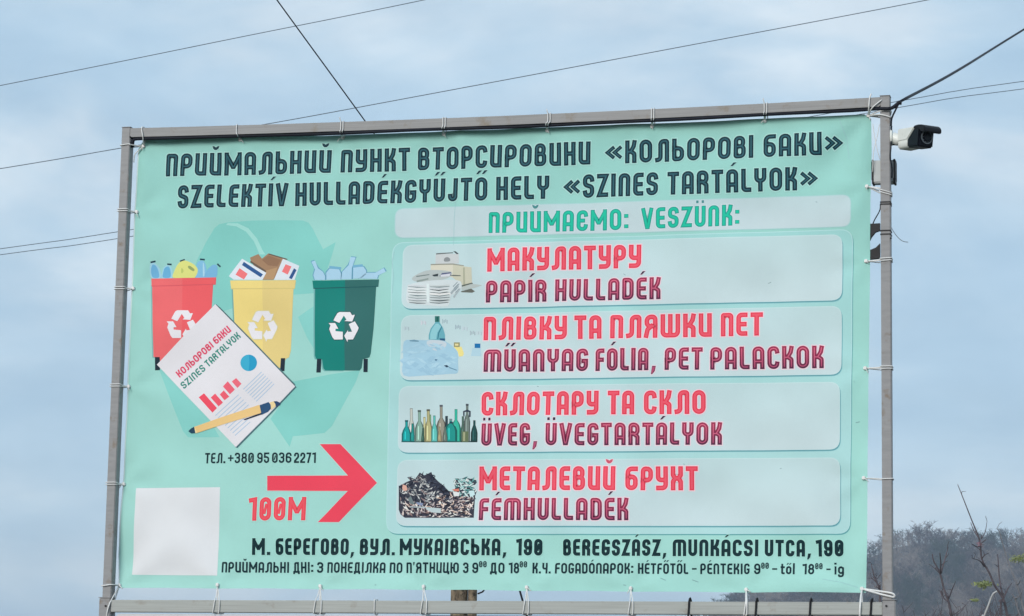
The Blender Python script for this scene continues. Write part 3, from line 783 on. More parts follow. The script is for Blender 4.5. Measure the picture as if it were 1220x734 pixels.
gb_ = bin_('green printed bin filled with glass bottles', [(372, 334.2), (451.6, 333), (450.8, 340.8), (373, 343)],
     [(375, 342), (411, 341), (411, 441.6), (388, 441.6), (385.6, 439), (384, 428.5), (376.8, 427.5), (375.6, 424)],
     [(411, 341), (448.3, 340.5), (445, 392), (442, 421), (440.2, 426), (432.5, 428), (431, 438.5), (428.5, 441.6), (411, 441.6)],
     (2, 124, 118), (42, 104, 104), (14, 82, 88), [[(378, 427.6), (383.2, 427.6), (382.4, 444), (377.2, 444)], [(433.4, 427.6), (438.4, 427.6), (438, 443.4), (433, 443.4)]], (104, 170, 172), 411)
mark(gb_, 0, 0, (16, 74, 80))

def blob(ink, pts, col, lvl, x0, y0, s, smooth=True):
    P_ = Q(pts, x0, y0, s)
    if smooth:
        S = [Vector((*p, 0)) for p in P_]; S = S+[S[0]]
        n = len(P_); o = []
        for i in range(n):
            a, c, d, e2 = (Vector(P_[(i+k-1) % n]) for k in range(4))
            for k in range(3):
                t = k/3; o.append(tuple(.5*((2*c)+(d-a)*t+(2*a-5*c+4*d-e2)*t*t+(-a+3*c-3*d+e2)*t**3)))
        P_ = o
    ink.px(P_, col, lvl)
# bottles over the red bin (traced at scale 9.175 from 170,290)
a_ = (170, 290, 9.175)
ink = Ink()
blob(ink, [(92, 225), (135, 215), (185, 270), (200, 330), (195, 380), (100, 380), (82, 300)], (150, 204, 226), 6, *a_)
blob(ink, [(110, 240), (140, 240), (170, 290), (178, 372), (110, 372), (95, 300)], (104, 174, 218), 6.5, *a_)
blob(ink, [(235, 260), (290, 240), (325, 290), (322, 380), (205, 380), (215, 310)], (146, 204, 226), 6, *a_)
blob(ink, [(245, 270), (285, 255), (305, 300), (302, 372), (222, 372), (228, 310)], (98, 172, 216), 6.5, *a_)
blob(ink, [(600, 210), (660, 190), (695, 260), (690, 375), (580, 375), (590, 280)], (120, 184, 222), 6, *a_)
blob(ink, [(700, 300), (760, 240), (810, 240), (820, 300), (800, 370), (680, 372)], (112, 176, 218), 6.5, *a_)
blob(ink, [(660, 210), (675, 260), (676, 350), (660, 350)], (160, 208, 232), 7, *a_)
blob(ink, [(400, 215), (470, 190), (560, 230), (605, 290), (580, 360), (540, 380), (340, 378), (345, 310)], (206, 218, 132), 7.5, *a_)
blob(ink, [(500, 250), (525, 250), (568, 285), (555, 305), (505, 275)], (138, 160, 104), 8, *a_)
blob(ink, [(430, 270), (450, 300), (430, 330), (422, 300)], (176, 196, 110), 8, *a_)
for q in ([(90, 203), (145, 190), (148, 207), (95, 221)], [(272, 220), (320, 224), (320, 241), (272, 237)], [(410, 190), (462, 172), (468, 184), (415, 205)],
          [(628, 165), (680, 170), (680, 187), (628, 183)], [(822, 218), (857, 250), (848, 265), (812, 232)]):
    ink.px(Q(q, *a_), (24, 58, 78), 8.5)
ink.build('printed_bottles', banner, 'blue and yellow bottles above the red bin')
# boxes over the yellow bin (265,290 scale 9.175)
a_ = (265, 290, 9.175); ink = Ink()
ink.px(Q([(300, 155), (390, 115), (430, 165), (500, 108), (640, 155), (700, 165), (640, 260), (560, 400), (440, 400), (310, 190)], *a_), (150, 124, 98), 6)
ink.px(Q([(430, 180), (500, 130), (640, 180), (600, 250), (500, 240)], *a_), (134, 108, 86), 6.5)
ink.px(Q([(470, 300), (600, 262), (560, 395), (450, 395)], *a_), (168, 142, 108), 6.5)
ink.px(Q([(310, 190), (480, 300), (470, 320), (300, 205)], *a_), (92, 84, 76), 6.5)
ink.px(Q([(505, 108), (712, 170), (708, 180), (500, 120)], *a_), (92, 84, 78), 6.8)
ink.px(Q([(75, 360), (215, 168), (480, 322), (440, 400), (130, 400)], *a_), (204, 222, 236), 7)
ink.px(Q([(190, 272), (280, 335), (240, 397), (148, 345)], *a_), (232, 116, 122), 7.5)
ink.px(Q([(235, 202), (445, 340), (420, 372), (215, 238)], *a_), (38, 84, 142), 7.5)
ink.px(Q([(660, 168), (840, 245), (790, 400), (565, 400)], *a_), (202, 220, 234), 7)
ink.px(Q([(690, 228), (755, 252), (715, 342), (650, 310)], *a_), (232, 118, 124), 7.5)
ink.px(Q([(782, 272), (810, 292), (760, 392), (728, 380)], *a_), (38, 80, 138), 7.5)
ink.build('printed_boxes', banner, 'cardboard and paper boxes above the yellow bin')
# glass over the green bin (360,290 scale 9.175)
a_ = (360, 290, 9.175); GLS = (158, 204, 232); ED = (96, 158, 190)
for dd, c_, lv in ((1, ED, 6), (0, GLS, 6.6)):
    if dd: ink = Ink()
    def E2(p):
        cx_ = sum(x for x, y in p)/len(p); cy_ = sum(y for x, y in p)/len(p)
        if not dd: return p
        return [(x+(9 if x > cx_ else -9), y-(8 if y < cy_ else 0)) for x, y in p]
    blob(ink, E2([(100, 200), (140, 188), (170, 270), (225, 310), (250, 360), (245, 398), (135, 398), (120, 345), (138, 285)]), c_, lv, *a_, smooth=False)
    blob(ink, E2([(300, 275), (405, 285), (425, 330), (420, 395), (262, 395), (262, 320)]), c_, lv, *a_, smooth=False)
    blob(ink, E2([(530, 150), (585, 155), (545, 270), (540, 392), (425, 392), (440, 310), (510, 240)]), c_, lv, *a_, smooth=False)
    blob(ink, E2([(560, 262), (670, 255), (700, 300), (700, 340), (640, 380), (555, 388)]), c_, lv, *a_, smooth=False)
    blob(ink, E2([(620, 385), (700, 322), (800, 320), (890, 270), (915, 310), (830, 350), (820, 388)]), c_, lv, *a_, smooth=False)
ink.px(Q([(298, 245), (430, 262), (425, 285), (298, 272)], *a_), (108, 172, 206), 7.2)
ink.px(Q([(555, 240), (660, 228), (668, 252), (555, 268)], *a_), (108, 172, 206), 7.2)
ink.build('printed_glass', banner, 'pale blue glass bottles and jars above the green bin')

# leaflet and pen
ink = Ink(); LF = [(256.5, 362.3), (352.3, 460.6), (281.8, 533), (187, 434.5)]
ink.px([(258, 362.5), (353.8, 461.4), (283.6, 534), (281, 533), (256, 363)], (64, 104, 116), 17)
ink.px([(255, 361.8), (262, 366), (352.3, 458), (352.3, 460.6)], (78, 118, 126), 17)
ink.px(LF, (210, 218, 228), 18)
lf = ink.build('leaflet', banner, 'white printed leaflet lying across the red and yellow bins')
A7 = (180, 440, 6.78)
ink = Ink()
ink.px([(296.8+9.9*math.cos(t*math.pi/12), 432.5+9.9*math.sin(t*math.pi/12)) for t in range(24)], (52, 168, 206), 20)
ink.px([(297.5, 432.5)]+[(296.8+9.6*math.cos(t*math.pi/12), 432.5+9.6*math.sin(t*math.pi/12)) for t in range(-6, 7)], (30, 150, 196), 21)
ink.build('pie_chart', lf)
ink = Ink()
for q, c_ in (([(388, 228), (430, 195), (537, 315), (500, 352)], (232, 74, 98)), ([(485, 230), (520, 197), (585, 270), (550, 302)], (234, 84, 106)),
          ([(558, 205), (590, 172), (635, 222), (597, 252)], (234, 90, 110)), ([(583, 140), (622, 98), (680, 165), (640, 203)], (236, 96, 118)), ([(655, 100), (690, 72), (733, 118), (700, 152)], (234, 104, 124))):
    ink.px(Q(q, *A7), c_, 20)
ink.build('bar_chart', lf)
ink = Ink()
for i in range(7):
    x, y = 745+i*17, 160+i*16
    ink.px(Q([(x, y), (x+150, y-140), (x+154, y-135), (x+4, y+6)], *A7), (164, 194, 220), 20)
ink.build('text_lines', lf)
ink = Ink()
for i in range(9):
    x, y = 522+i*20, 374+i*20; l = 185 if i < 5 else 120
    ink.px(Q([(x, y), (x+l, y-l*.92), (x+l+4, y-l*.92+5), (x+4, y+6)], *A7), (164, 194, 220), 20)
ink.build('text_lines', lf)
S_LR = dict(dark=(204, 66, 100), halo=(214, 190, 206), plain=True); S_LG = dict(dark=(34, 132, 122), plain=True)
for wds, r0, r1, st in (([('КОЛЬОРОВІ', 0, .665), ('БАКИ', .71, 1.0)], (214.5, 450.2), (275.8, 394.3), S_LR), ([('SZINES', 0, .38), ('TARTALYOK', .42, 1.0)], (220, 464), (287.3, 401.8), S_LG)):
    hpx = (Vector(pp(240, 400))-Vector(pp(240, 408.8))).length
    text(wds, None, hpx, st, sw=.18, name_parent=lf, lvl=20, rot=(r0, r1))
ink = Ink()
ink.px(Q([(750, 405), (890, 352), (905, 362), (760, 413)], *A7), (26, 44, 66), 30)
ink.px(Q([(338, 470), (870, 288), (885, 296), (893, 345), (885, 355), (370, 515), (350, 512)], *A7), (226, 194, 134), 31)
ink.px(Q([(338, 470), (352, 466), (372, 512), (360, 518)], *A7), (238, 214, 166), 32)
ink.px(Q([(302, 500), (322, 480), (350, 464), (358, 515), (325, 518), (310, 508)], *A7), (30, 68, 92), 33)
ink.px(Q([(877, 290), (950, 265), (966, 285), (970, 318), (945, 345), (895, 368), (888, 340)], *A7), (34, 76, 118), 32)
ink.px(Q([(958, 268), (1000, 258), (1012, 275), (1005, 302), (970, 328), (970, 290)], *A7), (230, 206, 156), 32.5)
ink.px(Q([(992, 260), (1018, 258), (1046, 272), (1046, 288), (1012, 306), (1005, 280)], *A7), (34, 66, 108), 33)
ink.build('pen', banner, 'printed yellow and navy pen lying on the leaflet')

# ---- small pictures in the panels
A5 = (470, 290, 9.173); ink = Ink()
def q4(pts, c_, lv, A=A5): ink.px(Q(pts, *A), c_, lv)
q4([(450, 118), (700, 112), (705, 220), (448, 225)], (186, 200, 206), 10)
q4([(455, 108), (640, 96), (640, 106), (455, 122)], (96, 108, 112), 11)
q4([(640, 85), (665, 85), (700, 112), (680, 118)], (52, 66, 74), 11)
blob(ink, [(545, 165), (575, 150), (605, 165), (605, 195), (545, 198)], (128, 140, 146), 11, *A5)
q4([(395, 232), (640, 228), (760, 250), (760, 380), (640, 375), (395, 300)], (202, 208, 196), 10.5)
q4([(640, 232), (760, 252), (840, 260), (850, 440), (760, 475), (640, 375)], (188, 196, 180), 11)
q4([(395, 225), (640, 220), (760, 240), (760, 250), (640, 234), (395, 238)], (140, 148, 140), 11.5)
q4([(750, 265), (770, 262), (775, 470), (755, 470)], (160, 170, 152), 11.8)
q4([(640, 345), (725, 350), (725, 360), (600, 358)], (90, 102, 100), 12)
blob(ink, [(190, 385), (260, 330), (390, 290), (620, 310), (600, 370), (500, 400), (260, 420)], (170, 188, 192), 12, *A5)
q4([(410, 345), (480, 330), (475, 360), (430, 362)], (48, 62, 70), 13); q4([(490, 360), (520, 325), (620, 315), (620, 350), (560, 358)], (86, 98, 134), 13)
q4([(500, 345), (620, 330), (600, 362), (510, 365)], (200, 212, 226), 13.5)
q4([(235, 355), (380, 335), (382, 345), (240, 368)], (110, 130, 132), 13)
q4([(240, 405), (370, 378), (370, 395), (245, 425)], (132, 152, 152), 13)
blob(ink, [(160, 455), (300, 420), (480, 400), (690, 405), (735, 440), (720, 520), (620, 570), (600, 660), (540, 690), (200, 660), (140, 640), (135, 540)], (196, 216, 224), 14, *A5)
rq = random.Random(21)
for n_, y_ in enumerate((452, 482, 512, 542, 570, 598, 626)):
    for xa_, xb_, tl in ((140+rq.uniform(0, 18), 352, 10), (378, 585+rq.uniform(0, 28), -6)):
        lt_ = rq.choice([(206, 222, 228), (188, 206, 212), (196, 212, 220), (214, 226, 230)])
        xm_ = (xa_+xb_)/2; w1, w2_ = rq.uniform(-3, 5), rq.uniform(-2, 6)
        q4([(xa_+8, y_), (xm_, y_+w1+3), (xb_, y_+tl*.6), (xb_, y_+22+tl*.6), (xm_, y_+25+w2_), (xa_+8, y_+22), (xa_, y_+12)], lt_, 15+n_*.02)
        dk = rq.choice([(48, 66, 76), (72, 92, 100), (24, 40, 50), (96, 120, 128)])
        q4([(xa_+4, y_+19), (xm_, y_+23+w2_), (xb_-rq.uniform(0, 50), y_+20+tl*.6), (xb_, y_+25+tl*.6), (xm_, y_+30+w2_+rq.uniform(0, 6)), (xa_+14, y_+25)], dk, 15.2+n_*.02)
        q4([(xa_+20, y_+9), (xm_, y_+12+w1), (xb_-20, y_+9+tl*.6), (xm_, y_+15+w1)], tuple(int(v*.82) for v in lt_), 15.4+n_*.02)
q4([(350, 440), (375, 440), (378, 640), (355, 640)], (206, 228, 234), 16)
q4([(610, 540), (700, 440), (715, 445), (625, 560)], (150, 170, 180), 16); q4([(640, 580), (720, 490), (725, 500), (650, 600)], (160, 180, 190), 16)
for k in range(4): q4([(640+k*8, 470+k*22), (690+k*6, 420+k*24), (694+k*6, 426+k*24), (646+k*8, 478+k*22)], (128, 152, 164), 16.5)
q4([(725, 465), (830, 440), (960, 455), (870, 490), (740, 515)], (172, 190, 192), 10.8); q4([(725, 525), (840, 495), (880, 525), (850, 540), (735, 535)], (96, 104, 100), 11)
q4([(730, 460), (850, 430), (860, 440), (740, 475)], (86, 100, 98), 12.5)
ink.build('paper_picture', banner, 'picture of bundled newspapers and boxes')

A6 = (470, 370, 8.636); ink = Ink()
for x, y, c_ in ((125, 185, (150, 172, 186)), (300, 128, (186, 186, 204)), (518, 112, (116, 144, 158)), (650, 170, (110, 134, 154)), (722, 185, (164, 182, 198)), (800, 230, (120, 138, 154)), (866, 230, (160, 178, 192))):
    for k in range(4):
        xx = x-26+k*15; q4([(xx, y-24+(k % 2)*8), (xx+6, y-24+(k % 2)*8), (xx+6, y+22-(k % 3)*7), (xx, y+22-(k % 3)*7)], c_ if k % 2 else tuple(min(255, v+24) for v in c_), 10, A6)
blob(ink, [(95, 320), (200, 302), (340, 305), (480, 300), (590, 360), (650, 430), (655, 540), (650, 640), (560, 652), (300, 668), (95, 668), (90, 500)], (152, 198, 222), 11, *A6)
blob(ink, [(330, 318), (430, 300), (530, 330), (520, 380), (440, 415), (360, 380)], (184, 206, 220), 12, *A6)
rp_ = random.Random(5)
for k in range(70):
    x, y = rp_.uniform(105, 620), rp_.uniform(340, 640)
    if x > 520 and y < 430: continue
    a = rp_.uniform(-.6, .6); l = rp_.uniform(50, 150); h_ = rp_.uniform(8, 30)
    c_ = rp_.choice([(148, 194, 219), (158, 202, 225), (154, 199, 222), (144, 190, 216), (164, 207, 228)])
    dx_, dy_ = math.cos(a)*l, math.sin(a)*l
    q4([(x-dx_/2, y-dy_/2), (x, y-h_+rp_.uniform(-4, 4)), (x+dx_/2, y+dy_/2), (x, y+h_)], c_, 12.5+k*.05, A6)
q4([(150, 306), (200, 298), (250, 310), (245, 320), (160, 316)], (104, 150, 176), 16.5, A6)
q4([(505, 566), (540, 560), (560, 580), (535, 585)], (34, 62, 88), 17, A6); q4([(560, 580), (640, 610), (640, 618), (560, 590)], (90, 136, 164), 17, A6)
q4([(415, 495), (440, 500), (430, 520), (412, 512)], (90, 134, 164), 17, A6)
q4([(349, 298), (352, 250), (372, 185), (415, 130), (420, 115), (462, 115), (470, 130), (500, 180), (520, 250), (522, 310)], (96, 168, 186), 13, A6)
q4([(365, 295), (368, 240), (385, 190), (425, 135), (450, 135), (478, 165), (440, 230), (428, 295)], (134, 198, 212), 13.5, A6)
q4([(440, 295), (450, 230), (486, 160), (492, 165), (460, 235), (450, 296)], (50, 118, 140), 14, A6)
q4([(416, 58), (464, 58), (464, 118), (416, 118)], (44, 116, 112), 14, A6); q4([(434, 62), (448, 62), (448, 114), (434, 114)], (24, 84, 84), 14.5, A6)
q4([(462, 286), (520, 288), (522, 312), (470, 305)], (34, 86, 126), 15, A6)
q4([(600, 372), (690, 372), (715, 440), (705, 470), (665, 475), (650, 420)], (222, 216, 142), 10.5, A6)
q4([(612, 328), (672, 328), (672, 376), (612, 376)], (142, 146, 108), 11.5, A6); q4([(624, 342), (658, 342), (658, 362), (624, 362)], (214, 212, 160), 12, A6)
q4([(800, 385), (885, 380), (892, 468), (785, 468)], (164, 204, 222), 10.5, A6); q4([(822, 338), (880, 338), (880, 384), (822, 384)], (18, 108, 170), 11, A6)
ink.build('plastic_picture', banner, 'picture of plastic film and drink bottles')

A8 = (470, 470, 10.48); ink = Ink(); YB = 592
def bottle(xc, top, wb, wn, col, lv, sh_y=None, cap=None):
    s = sh_y or (top+(YB-top)*.45)
    L_ = [(xc-wn, top), (xc-wn, s-50), (xc-wb*.75, s), (xc-wb, s+50), (xc-wb, YB)]
    q4(L_+[(2*xc-x, y) for x, y in reversed(L_)], tuple(int(v*.66) for v in col), lv, A8)
    k_ = .68; L_ = [(xc-wn*k_, top+8), (xc-wn*k_, s-45), (xc-wb*.75*k_, s+5), (xc-wb*k_, s+55), (xc-wb*k_, YB-12)]
    q4(L_+[(2*xc-x, y) for x, y in reversed(L_)], col, lv+.4, A8)
    q4([(xc-wb*.35, s+20), (xc-wb*.15, s+15), (xc-wb*.15, YB-30), (xc-wb*.35, YB-30)], tuple(min(240, int(v*1.25)+22) for v in col), lv+.7, A8)
    if cap: q4([(xc-wn*1.2, top-6), (xc+wn*1.2, top-6), (xc+wn*1.2, top+18), (xc-wn*1.2, top+18)], cap, lv+.9, A8)
bottle(208, 172, 40, 17, (184, 198, 194), 10); bottle(765, 182, 62, 17, (48, 178, 158), 10); bottle(850, 270, 28, 13, (70, 104, 96), 10)
bottle(370, 280, 30, 14, (190, 196, 150), 10.4); bottle(440, 250, 34, 14, (120, 168, 128), 10.2)
bottle(308, 200, 58, 17, (126, 168, 158), 11.2, cap=(70, 92, 92)); bottle(420, 190, 48, 18, (168, 172, 128), 11.4, cap=(86, 92, 82))
bottle(582, 135, 62, 17, (138, 142, 132), 12, cap=(76, 84, 96)); bottle(495, 262, 42, 15, (88, 184, 180), 12.8)
bottle(648, 268, 34, 16, (36, 60, 72), 12.6); bottle(148, 325, 58, 16, (14, 152, 156), 13.4, cap=(24, 96, 104)); bottle(222, 360, 26, 13, (22, 136, 134), 14)
bottle(902, 120, 38, 14, (104, 124, 122), 13.2, 290, cap=(60, 72, 84)); bottle(700, 308, 82, 15, (22, 142, 138), 14.2, 400, cap=(110, 128, 140)); bottle(992, 320, 42, 14, (20, 70, 72), 13, 430)
bottle(560, 400, 26, 10, (150, 146, 116), 14.8); bottle(350, 420, 20, 9, (50, 92, 82), 14.8); bottle(628, 400, 30, 12, (96, 118, 112), 15)
q4([(680, 340), (730, 340), (720, 362), (690, 362)], (20, 60, 76), 16, A8)
q4([(852, 205), (905, 185), (945, 205), (945, 275), (925, 282), (925, 215), (870, 215), (870, 275), (852, 262)], (44, 56, 76), 16, A8)
q4([(842, 460), (920, 460), (920, YB), (842, YB)], (92, 112, 84), 15.5, A8); q4([(855, 470), (880, 470), (880, 580), (855, 580)], (150, 162, 132), 16, A8)
q4([(88, 580), (1028, 580), (1028, YB+4), (88, YB+4)], (24, 66, 76), 9.6, A8)
ink.build('glass_picture', banner, 'picture of a row of green and clear glass bottles')

A9 = (465, 550, 9.783); ink = Ink()
MASK = [(100, 285), (150, 262), (190, 240), (235, 220), (200, 185), (225, 178), (290, 205), (320, 165), (345, 128), (400, 160), (440, 145), (480, 120), (500, 170), (560, 230), (620, 280), (680, 340),
        (740, 360), (760, 300), (735, 235), (760, 195), (830, 200), (870, 180), (930, 200), (985, 190), (1005, 240), (960, 300), (1005, 340), (985, 400), (975, 655), (170, 655), (120, 615), (100, 560)]
q4(MASK, (48, 54, 70), 10, A9)
def inside(x, y):
    c = False; n = len(MASK)
    for i in range(n):
        (x1, y1), (x2, y2) = MASK[i], MASK[(i+1) % n]
        if (y1 > y) != (y2 > y) and x < (x2-x1)*(y-y1)/(y2-y1)+x1: c = not c
    return c
rp_ = random.Random(3); k = 0
pal_d = [(24, 34, 52), (38, 46, 62), (96, 112, 124), (142, 156, 164), (198, 210, 214), (170, 180, 184), (60, 70, 84), (130, 120, 124), (36, 44, 60)]
pal_w = [(218, 212, 210), (30, 32, 44), (178, 176, 182), (130, 114, 114), (54, 46, 58), (232, 230, 230), (150, 150, 158), (36, 42, 56), (206, 190, 178)]
pal_c = [(150, 200, 204), (96, 158, 160), (188, 218, 222), (56, 116, 120), (210, 226, 230)]
while k < 760:
    x, y = rp_.uniform(100, 1005), rp_.uniform(125, 652)
    l = rp_.uniform(26, 88); a = rp_.uniform(-1.2, 1.2)+(0.9 if x < 400 and y > 350 else 0); w_ = rp_.uniform(5, 15)
    dx_, dy_ = math.cos(a)*l/2, math.sin(a)*l/2
    if not (inside(x, y) and (y < 420 or (inside(x-dx_, y-dy_) and inside(x+dx_, y+dy_))) and 98 < x-dx_ and x+dx_ < 1012): continue
    if x > 730 and y < 400: c_ = rp_.choice(pal_c)
    elif 440 < x < 690 and y < 200+(x-440)*.75+60: c_ = rp_.choice([(30, 40, 60), (44, 54, 74), (60, 72, 92), (20, 26, 42)])
    elif x > 560 or y > 480: c_ = rp_.choice(pal_w)
    else: c_ = rp_.choice(pal_d)
    nx_, ny_ = -math.sin(a)*w_, math.cos(a)*w_
    q4([(x-dx_, y-dy_), (x-dx_*.3+nx_, y-dy_*.3+ny_), (x+dx_, y+dy_), (x+dx_*.2-nx_*.6, y+dy_*.2-ny_*.6)], c_, 11+k*.012, A9); k += 1
q4([(150, 270), (190, 280), (200, 335), (160, 345), (140, 310)], (206, 168, 156), 21, A9); q4([(720, 325), (800, 315), (805, 345), (760, 350)], (196, 120, 106), 21, A9)
q4([(205, 430), (240, 400), (270, 470), (290, 505), (230, 490)], (104, 124, 130), 21, A9); q4([(300, 470), (385, 485), (370, 515), (310, 500)], (126, 146, 180), 21.2, A9)
q4([(410, 530), (590, 545), (590, 600), (480, 590), (420, 560)], (176, 202, 210), 21, A9); q4([(225, 522), (410, 525), (410, 540), (225, 532)], (168, 190, 200), 21.4, A9)
q4([(730, 350), (810, 360), (800, 405), (745, 400)], (208, 222, 228), 21.2, A9); q4([(910, 340), (970, 335), (985, 385), (930, 415)], (184, 222, 230), 21.2, A9)
ink.build('scrap_picture', banner, 'picture of a heap of scrap metal')

# shade of fold creases painted as thin darker lines, plus faint scuff marks
ink = Ink()
for pth in ([(549, 208), (546.5, 222), (543, 240), (541, 262), (540, 292)], [(470, 300), (467, 312), (469, 330), (468, 350)], [(1000, 142), (1009, 165), (1012, 190)], [(980, 690), (1003, 694), (1022, 700)]):
    ink.px(offset_px(pth, -.28)+list(reversed(offset_px(pth, .28))), (146, 194, 202), 9.2)
ink.build('crease_shade_and_scuffs', banner)['kind'] = 'stuff'
# small dirt flecks
ink = Ink()
for x, y, l, a in ((751, 470, 4, .5), (744, 327, 3, .6), (917, 337, 4, -.4), (973, 241, 2, .2), (1018, 455, 3, 1.2), (1022, 503, 5, -.2), (640, 460, 2, .3), (930, 558, 2, .2), (815, 553, 2, .2), (744, 697, 3, .2), (448, 697, 2, 0), (790, 690, 7, .4), (828, 692, 8, .35)):
    dx_, dy_ = math.cos(a)*l/2, math.sin(a)*l/2
    ink.px([(x-dx_, y-dy_-.3), (x+dx_, y+dy_-.3), (x+dx_, y+dy_+.4), (x-dx_, y-dy_+.4)], (112, 150, 160), 9.4)
ink.build('dirt_flecks', banner)['kind'] = 'stuff'

# eyelets
def eyelet(px, py):
    p = onY(px, py, BY); p.y -= FD(p.x, p.z)+.004
    b = MB(); n, k = 12, 6; vs_ = []
    for i in range(n):
        a = 2*math.pi*i/n
        for j in range(k):
            t = 2*math.pi*j/k; rr = .0095+.0042*math.cos(t)
            vs_.append((p.x+rr*math.cos(a), p.y+.003*math.sin(t), p.z+rr*math.sin(a)))
    b.add(vs_, [(i*k+j, i*k+(j+1) % k, ((i+1) % n)*k+(j+1) % k, ((i+1) % n)*k+j) for i in range(n) for j in range(k)])
    o = b.build('eyelet', M_EYE, None, smooth=True); o.parent = banner; o.matrix_parent_inverse = Matrix.Translation(-Vector(PAR_LOC)); return p
E3 = {k: [eyelet(*q) for q in v] for k, v in EYES.items()}

# ------------------------------------------------------------------ ties
def strap(name_, paths, label, r_=.0034, m=M_TIE, knot=None, cat='tie', group='white ties lashing the banner to the frame'):
    root = empty(name_, paths[0][0])
    for i, p in enumerate(paths):
        b = MB(); b.tube(smooth_path(p, 4), r_, 6); b.build('strand', m, root, smooth=True)
    if knot and m is M_TIE and r_ < .005:
        rk = random.Random(int(abs(knot[0]*1000+knot[2]*777))); k = Vector(knot); a = rk.uniform(-2.6, -.4); l = rk.uniform(.02, .05)
        b = MB(); b.tube(smooth_path([k, k+Vector((math.cos(a)*l*.5, -.012, math.sin(a)*l*.4)), k+Vector((math.cos(a)*l, -.008, math.sin(a)*l))], 4), [r_*.8]*8+[r_*.4], 5)
        b.build('loose_end', m, root, smooth=True)
    if knot:
        b = MB(); k = Vector(knot); b.box(k-Vector((.009, .006, .009)), k+Vector((.009, .006, .011))); b.build('knot', m, root, bevel=.002, smooth=True)
    tag(root, label, cat, group)
    return root
ORD = ['first', 'second', 'third', 'fourth', 'fifth', 'sixth']
SX = [(283.5, 282), (406, 406), (527.6, 527.6), (651.4, 652.5), (777, 776), (910.5, 910.5)]
for i, e_ in enumerate(E3['top']):
    xa, xb = SX[i]; zt = ztop(e_.x)-.002; zbm = zt-TW
    A = onY(xa+3.2, 0, -.003); 
    xf = onY(xa, 155, -.003).x; xt = onY(xb, 150, -.003).x
    main = [e_, (xf+(e_.x-xf)*.4, -.004, zbm-.006), (xt, -.004, zbm+.01), (xt, -.004, zt-.004), (xt, .004, zt+.005), (xt, TD-.004, zt+.004), (xt, TD+.003, zt-.01), (e_.x, TD+.004, zbm+.01), (e_.x, BY+.004, e_.z+.01), e_]
    paths = [main]
    if i != 0: paths.append([(x_+(.016 if isinstance(x_, float) and j_ not in (0, 9) else 0), y_, z_) for j_, (x_, y_, z_) in enumerate([tuple(q) for q in main])])
    if i in (1, 3, 5): paths.append([(xt, -.003, zt+.003), (xt-.004, -.01, zt+.018), (xt-.006, -.012, zt+.03)])
    strap('cable_tie', paths, 'white tie around the top beam, %s from the left above the title lettering' % ORD[i], knot=(e_.x, e_.y-.006, e_.z+.003))
def side_tie(e_, sx, zs, label, slope=0.0, two=True):
    xi = sx*(HW-TW); xo = sx*HW
    paths = []
    for k in range(2 if two else 1):
        z1 = zs+k*.014
        paths.append([e_, (xi-sx*.004, .03, e_.z*.4+z1*.6), (xi-sx*.003, -.004, z1), (xo+sx*.002, -.004, z1+slope), (xo+sx*.004, .01, z1+slope), (xo+sx*.004, TD-.004, z1+slope), (xo-sx*.004, TD+.003, z1), (xi+sx*.004, TD+.004, z1), e_])
    strap('cable_tie', paths, label, knot=(e_.x, e_.y-.006, e_.z))
Lz = [250.3, 343.0, 459.0, 576.0]
for i, e_ in enumerate(E3['left']):
    side_tie(e_, -1, onY(145, Lz[i], -.004).z-.006, 'white tie around the left upright, %s from the top' % ORD[i])
Rz = [(228, -.022), (310.5, .003), (439, .0), (570.5, .002)]
for i, e_ in enumerate(E3['right']):
    side_tie(e_, 1, onY(1050, Rz[i][0], -.004).z, 'white tie around the right upright, %s from the top' % ORD[i], Rz[i][1], i != 3)
BX = [(255.5, 261), (375.5, 382.5), (503, 508), (625, 629.5), (750.5, 754), (888.5, 889.8)]
for i, e_ in enumerate(E3['bottom']):
    paths = []
    for k, xx in enumerate(BX[i]):
        xf = onY(xx, 724, -.004).x
        paths.append([e_, (e_.x*.4+xf*.6, .03, Z0+.03), (xf, -.004, Z0-.002), (xf-.01*(1-k), -.004, Z0-.075), (xf-.01, .01, Z0-.082), (xf, TD, Z0-.082), (xf, TD+.004, Z0-.07), (e_.x, TD+.005, Z0), e_])
    strap('cable_tie', paths, 'white tie around the bottom beam, %s from the left under the banner' % ORD[i], r_=.0034 if i < 5 else .0048, knot=(e_.x, e_.y-.006, e_.z))
xf = onY(446, 724, -.004).x
strap('cable_tie', [[(xf, -.0045, Z0-.08), (xf, -.0045, Z0), (xf, .01, Z0+.004), (xf, TD, Z0+.004), (xf, TD+.004, Z0-.08), (xf, .01, Z0-.083), (xf, -.0045, Z0-.08)]],
      'single white tie looped round the bottom beam alone, not reaching the banner')
c = E3['corner']
p = c[0]; xt = onY(169, 152, -.004).x
strap('cable_tie', [[p, (xt+.01, -.004, Z1-TW-.01), (xt, -.004, Z1-.02), (xt, .004, Z1+.003), (xt, TD, Z1+.002), (xt, TD+.004, Z1-.05), p],
                    [p, (-HW+TW+.004, -.002, p.z), (-HW+TW, -.004, p.z+.004), (-HW-.002, -.004, p.z-.002), (-HW-.004, .03, p.z), (-HW+.01, TD+.003, p.z), p],
                    [p, (p.x-.03, .05, p.z-.03), (p.x-.055, .05, p.z-.06), (p.x-.06, .052, p.z-.11)]], 'white tie at the top left corner of the frame', knot=p-Vector((0, .006, 0)), r_=.004)
p = c[1]; a1_ = onY(1038, 114, -.004); a2_ = onY(1050.5, 119, -.004)
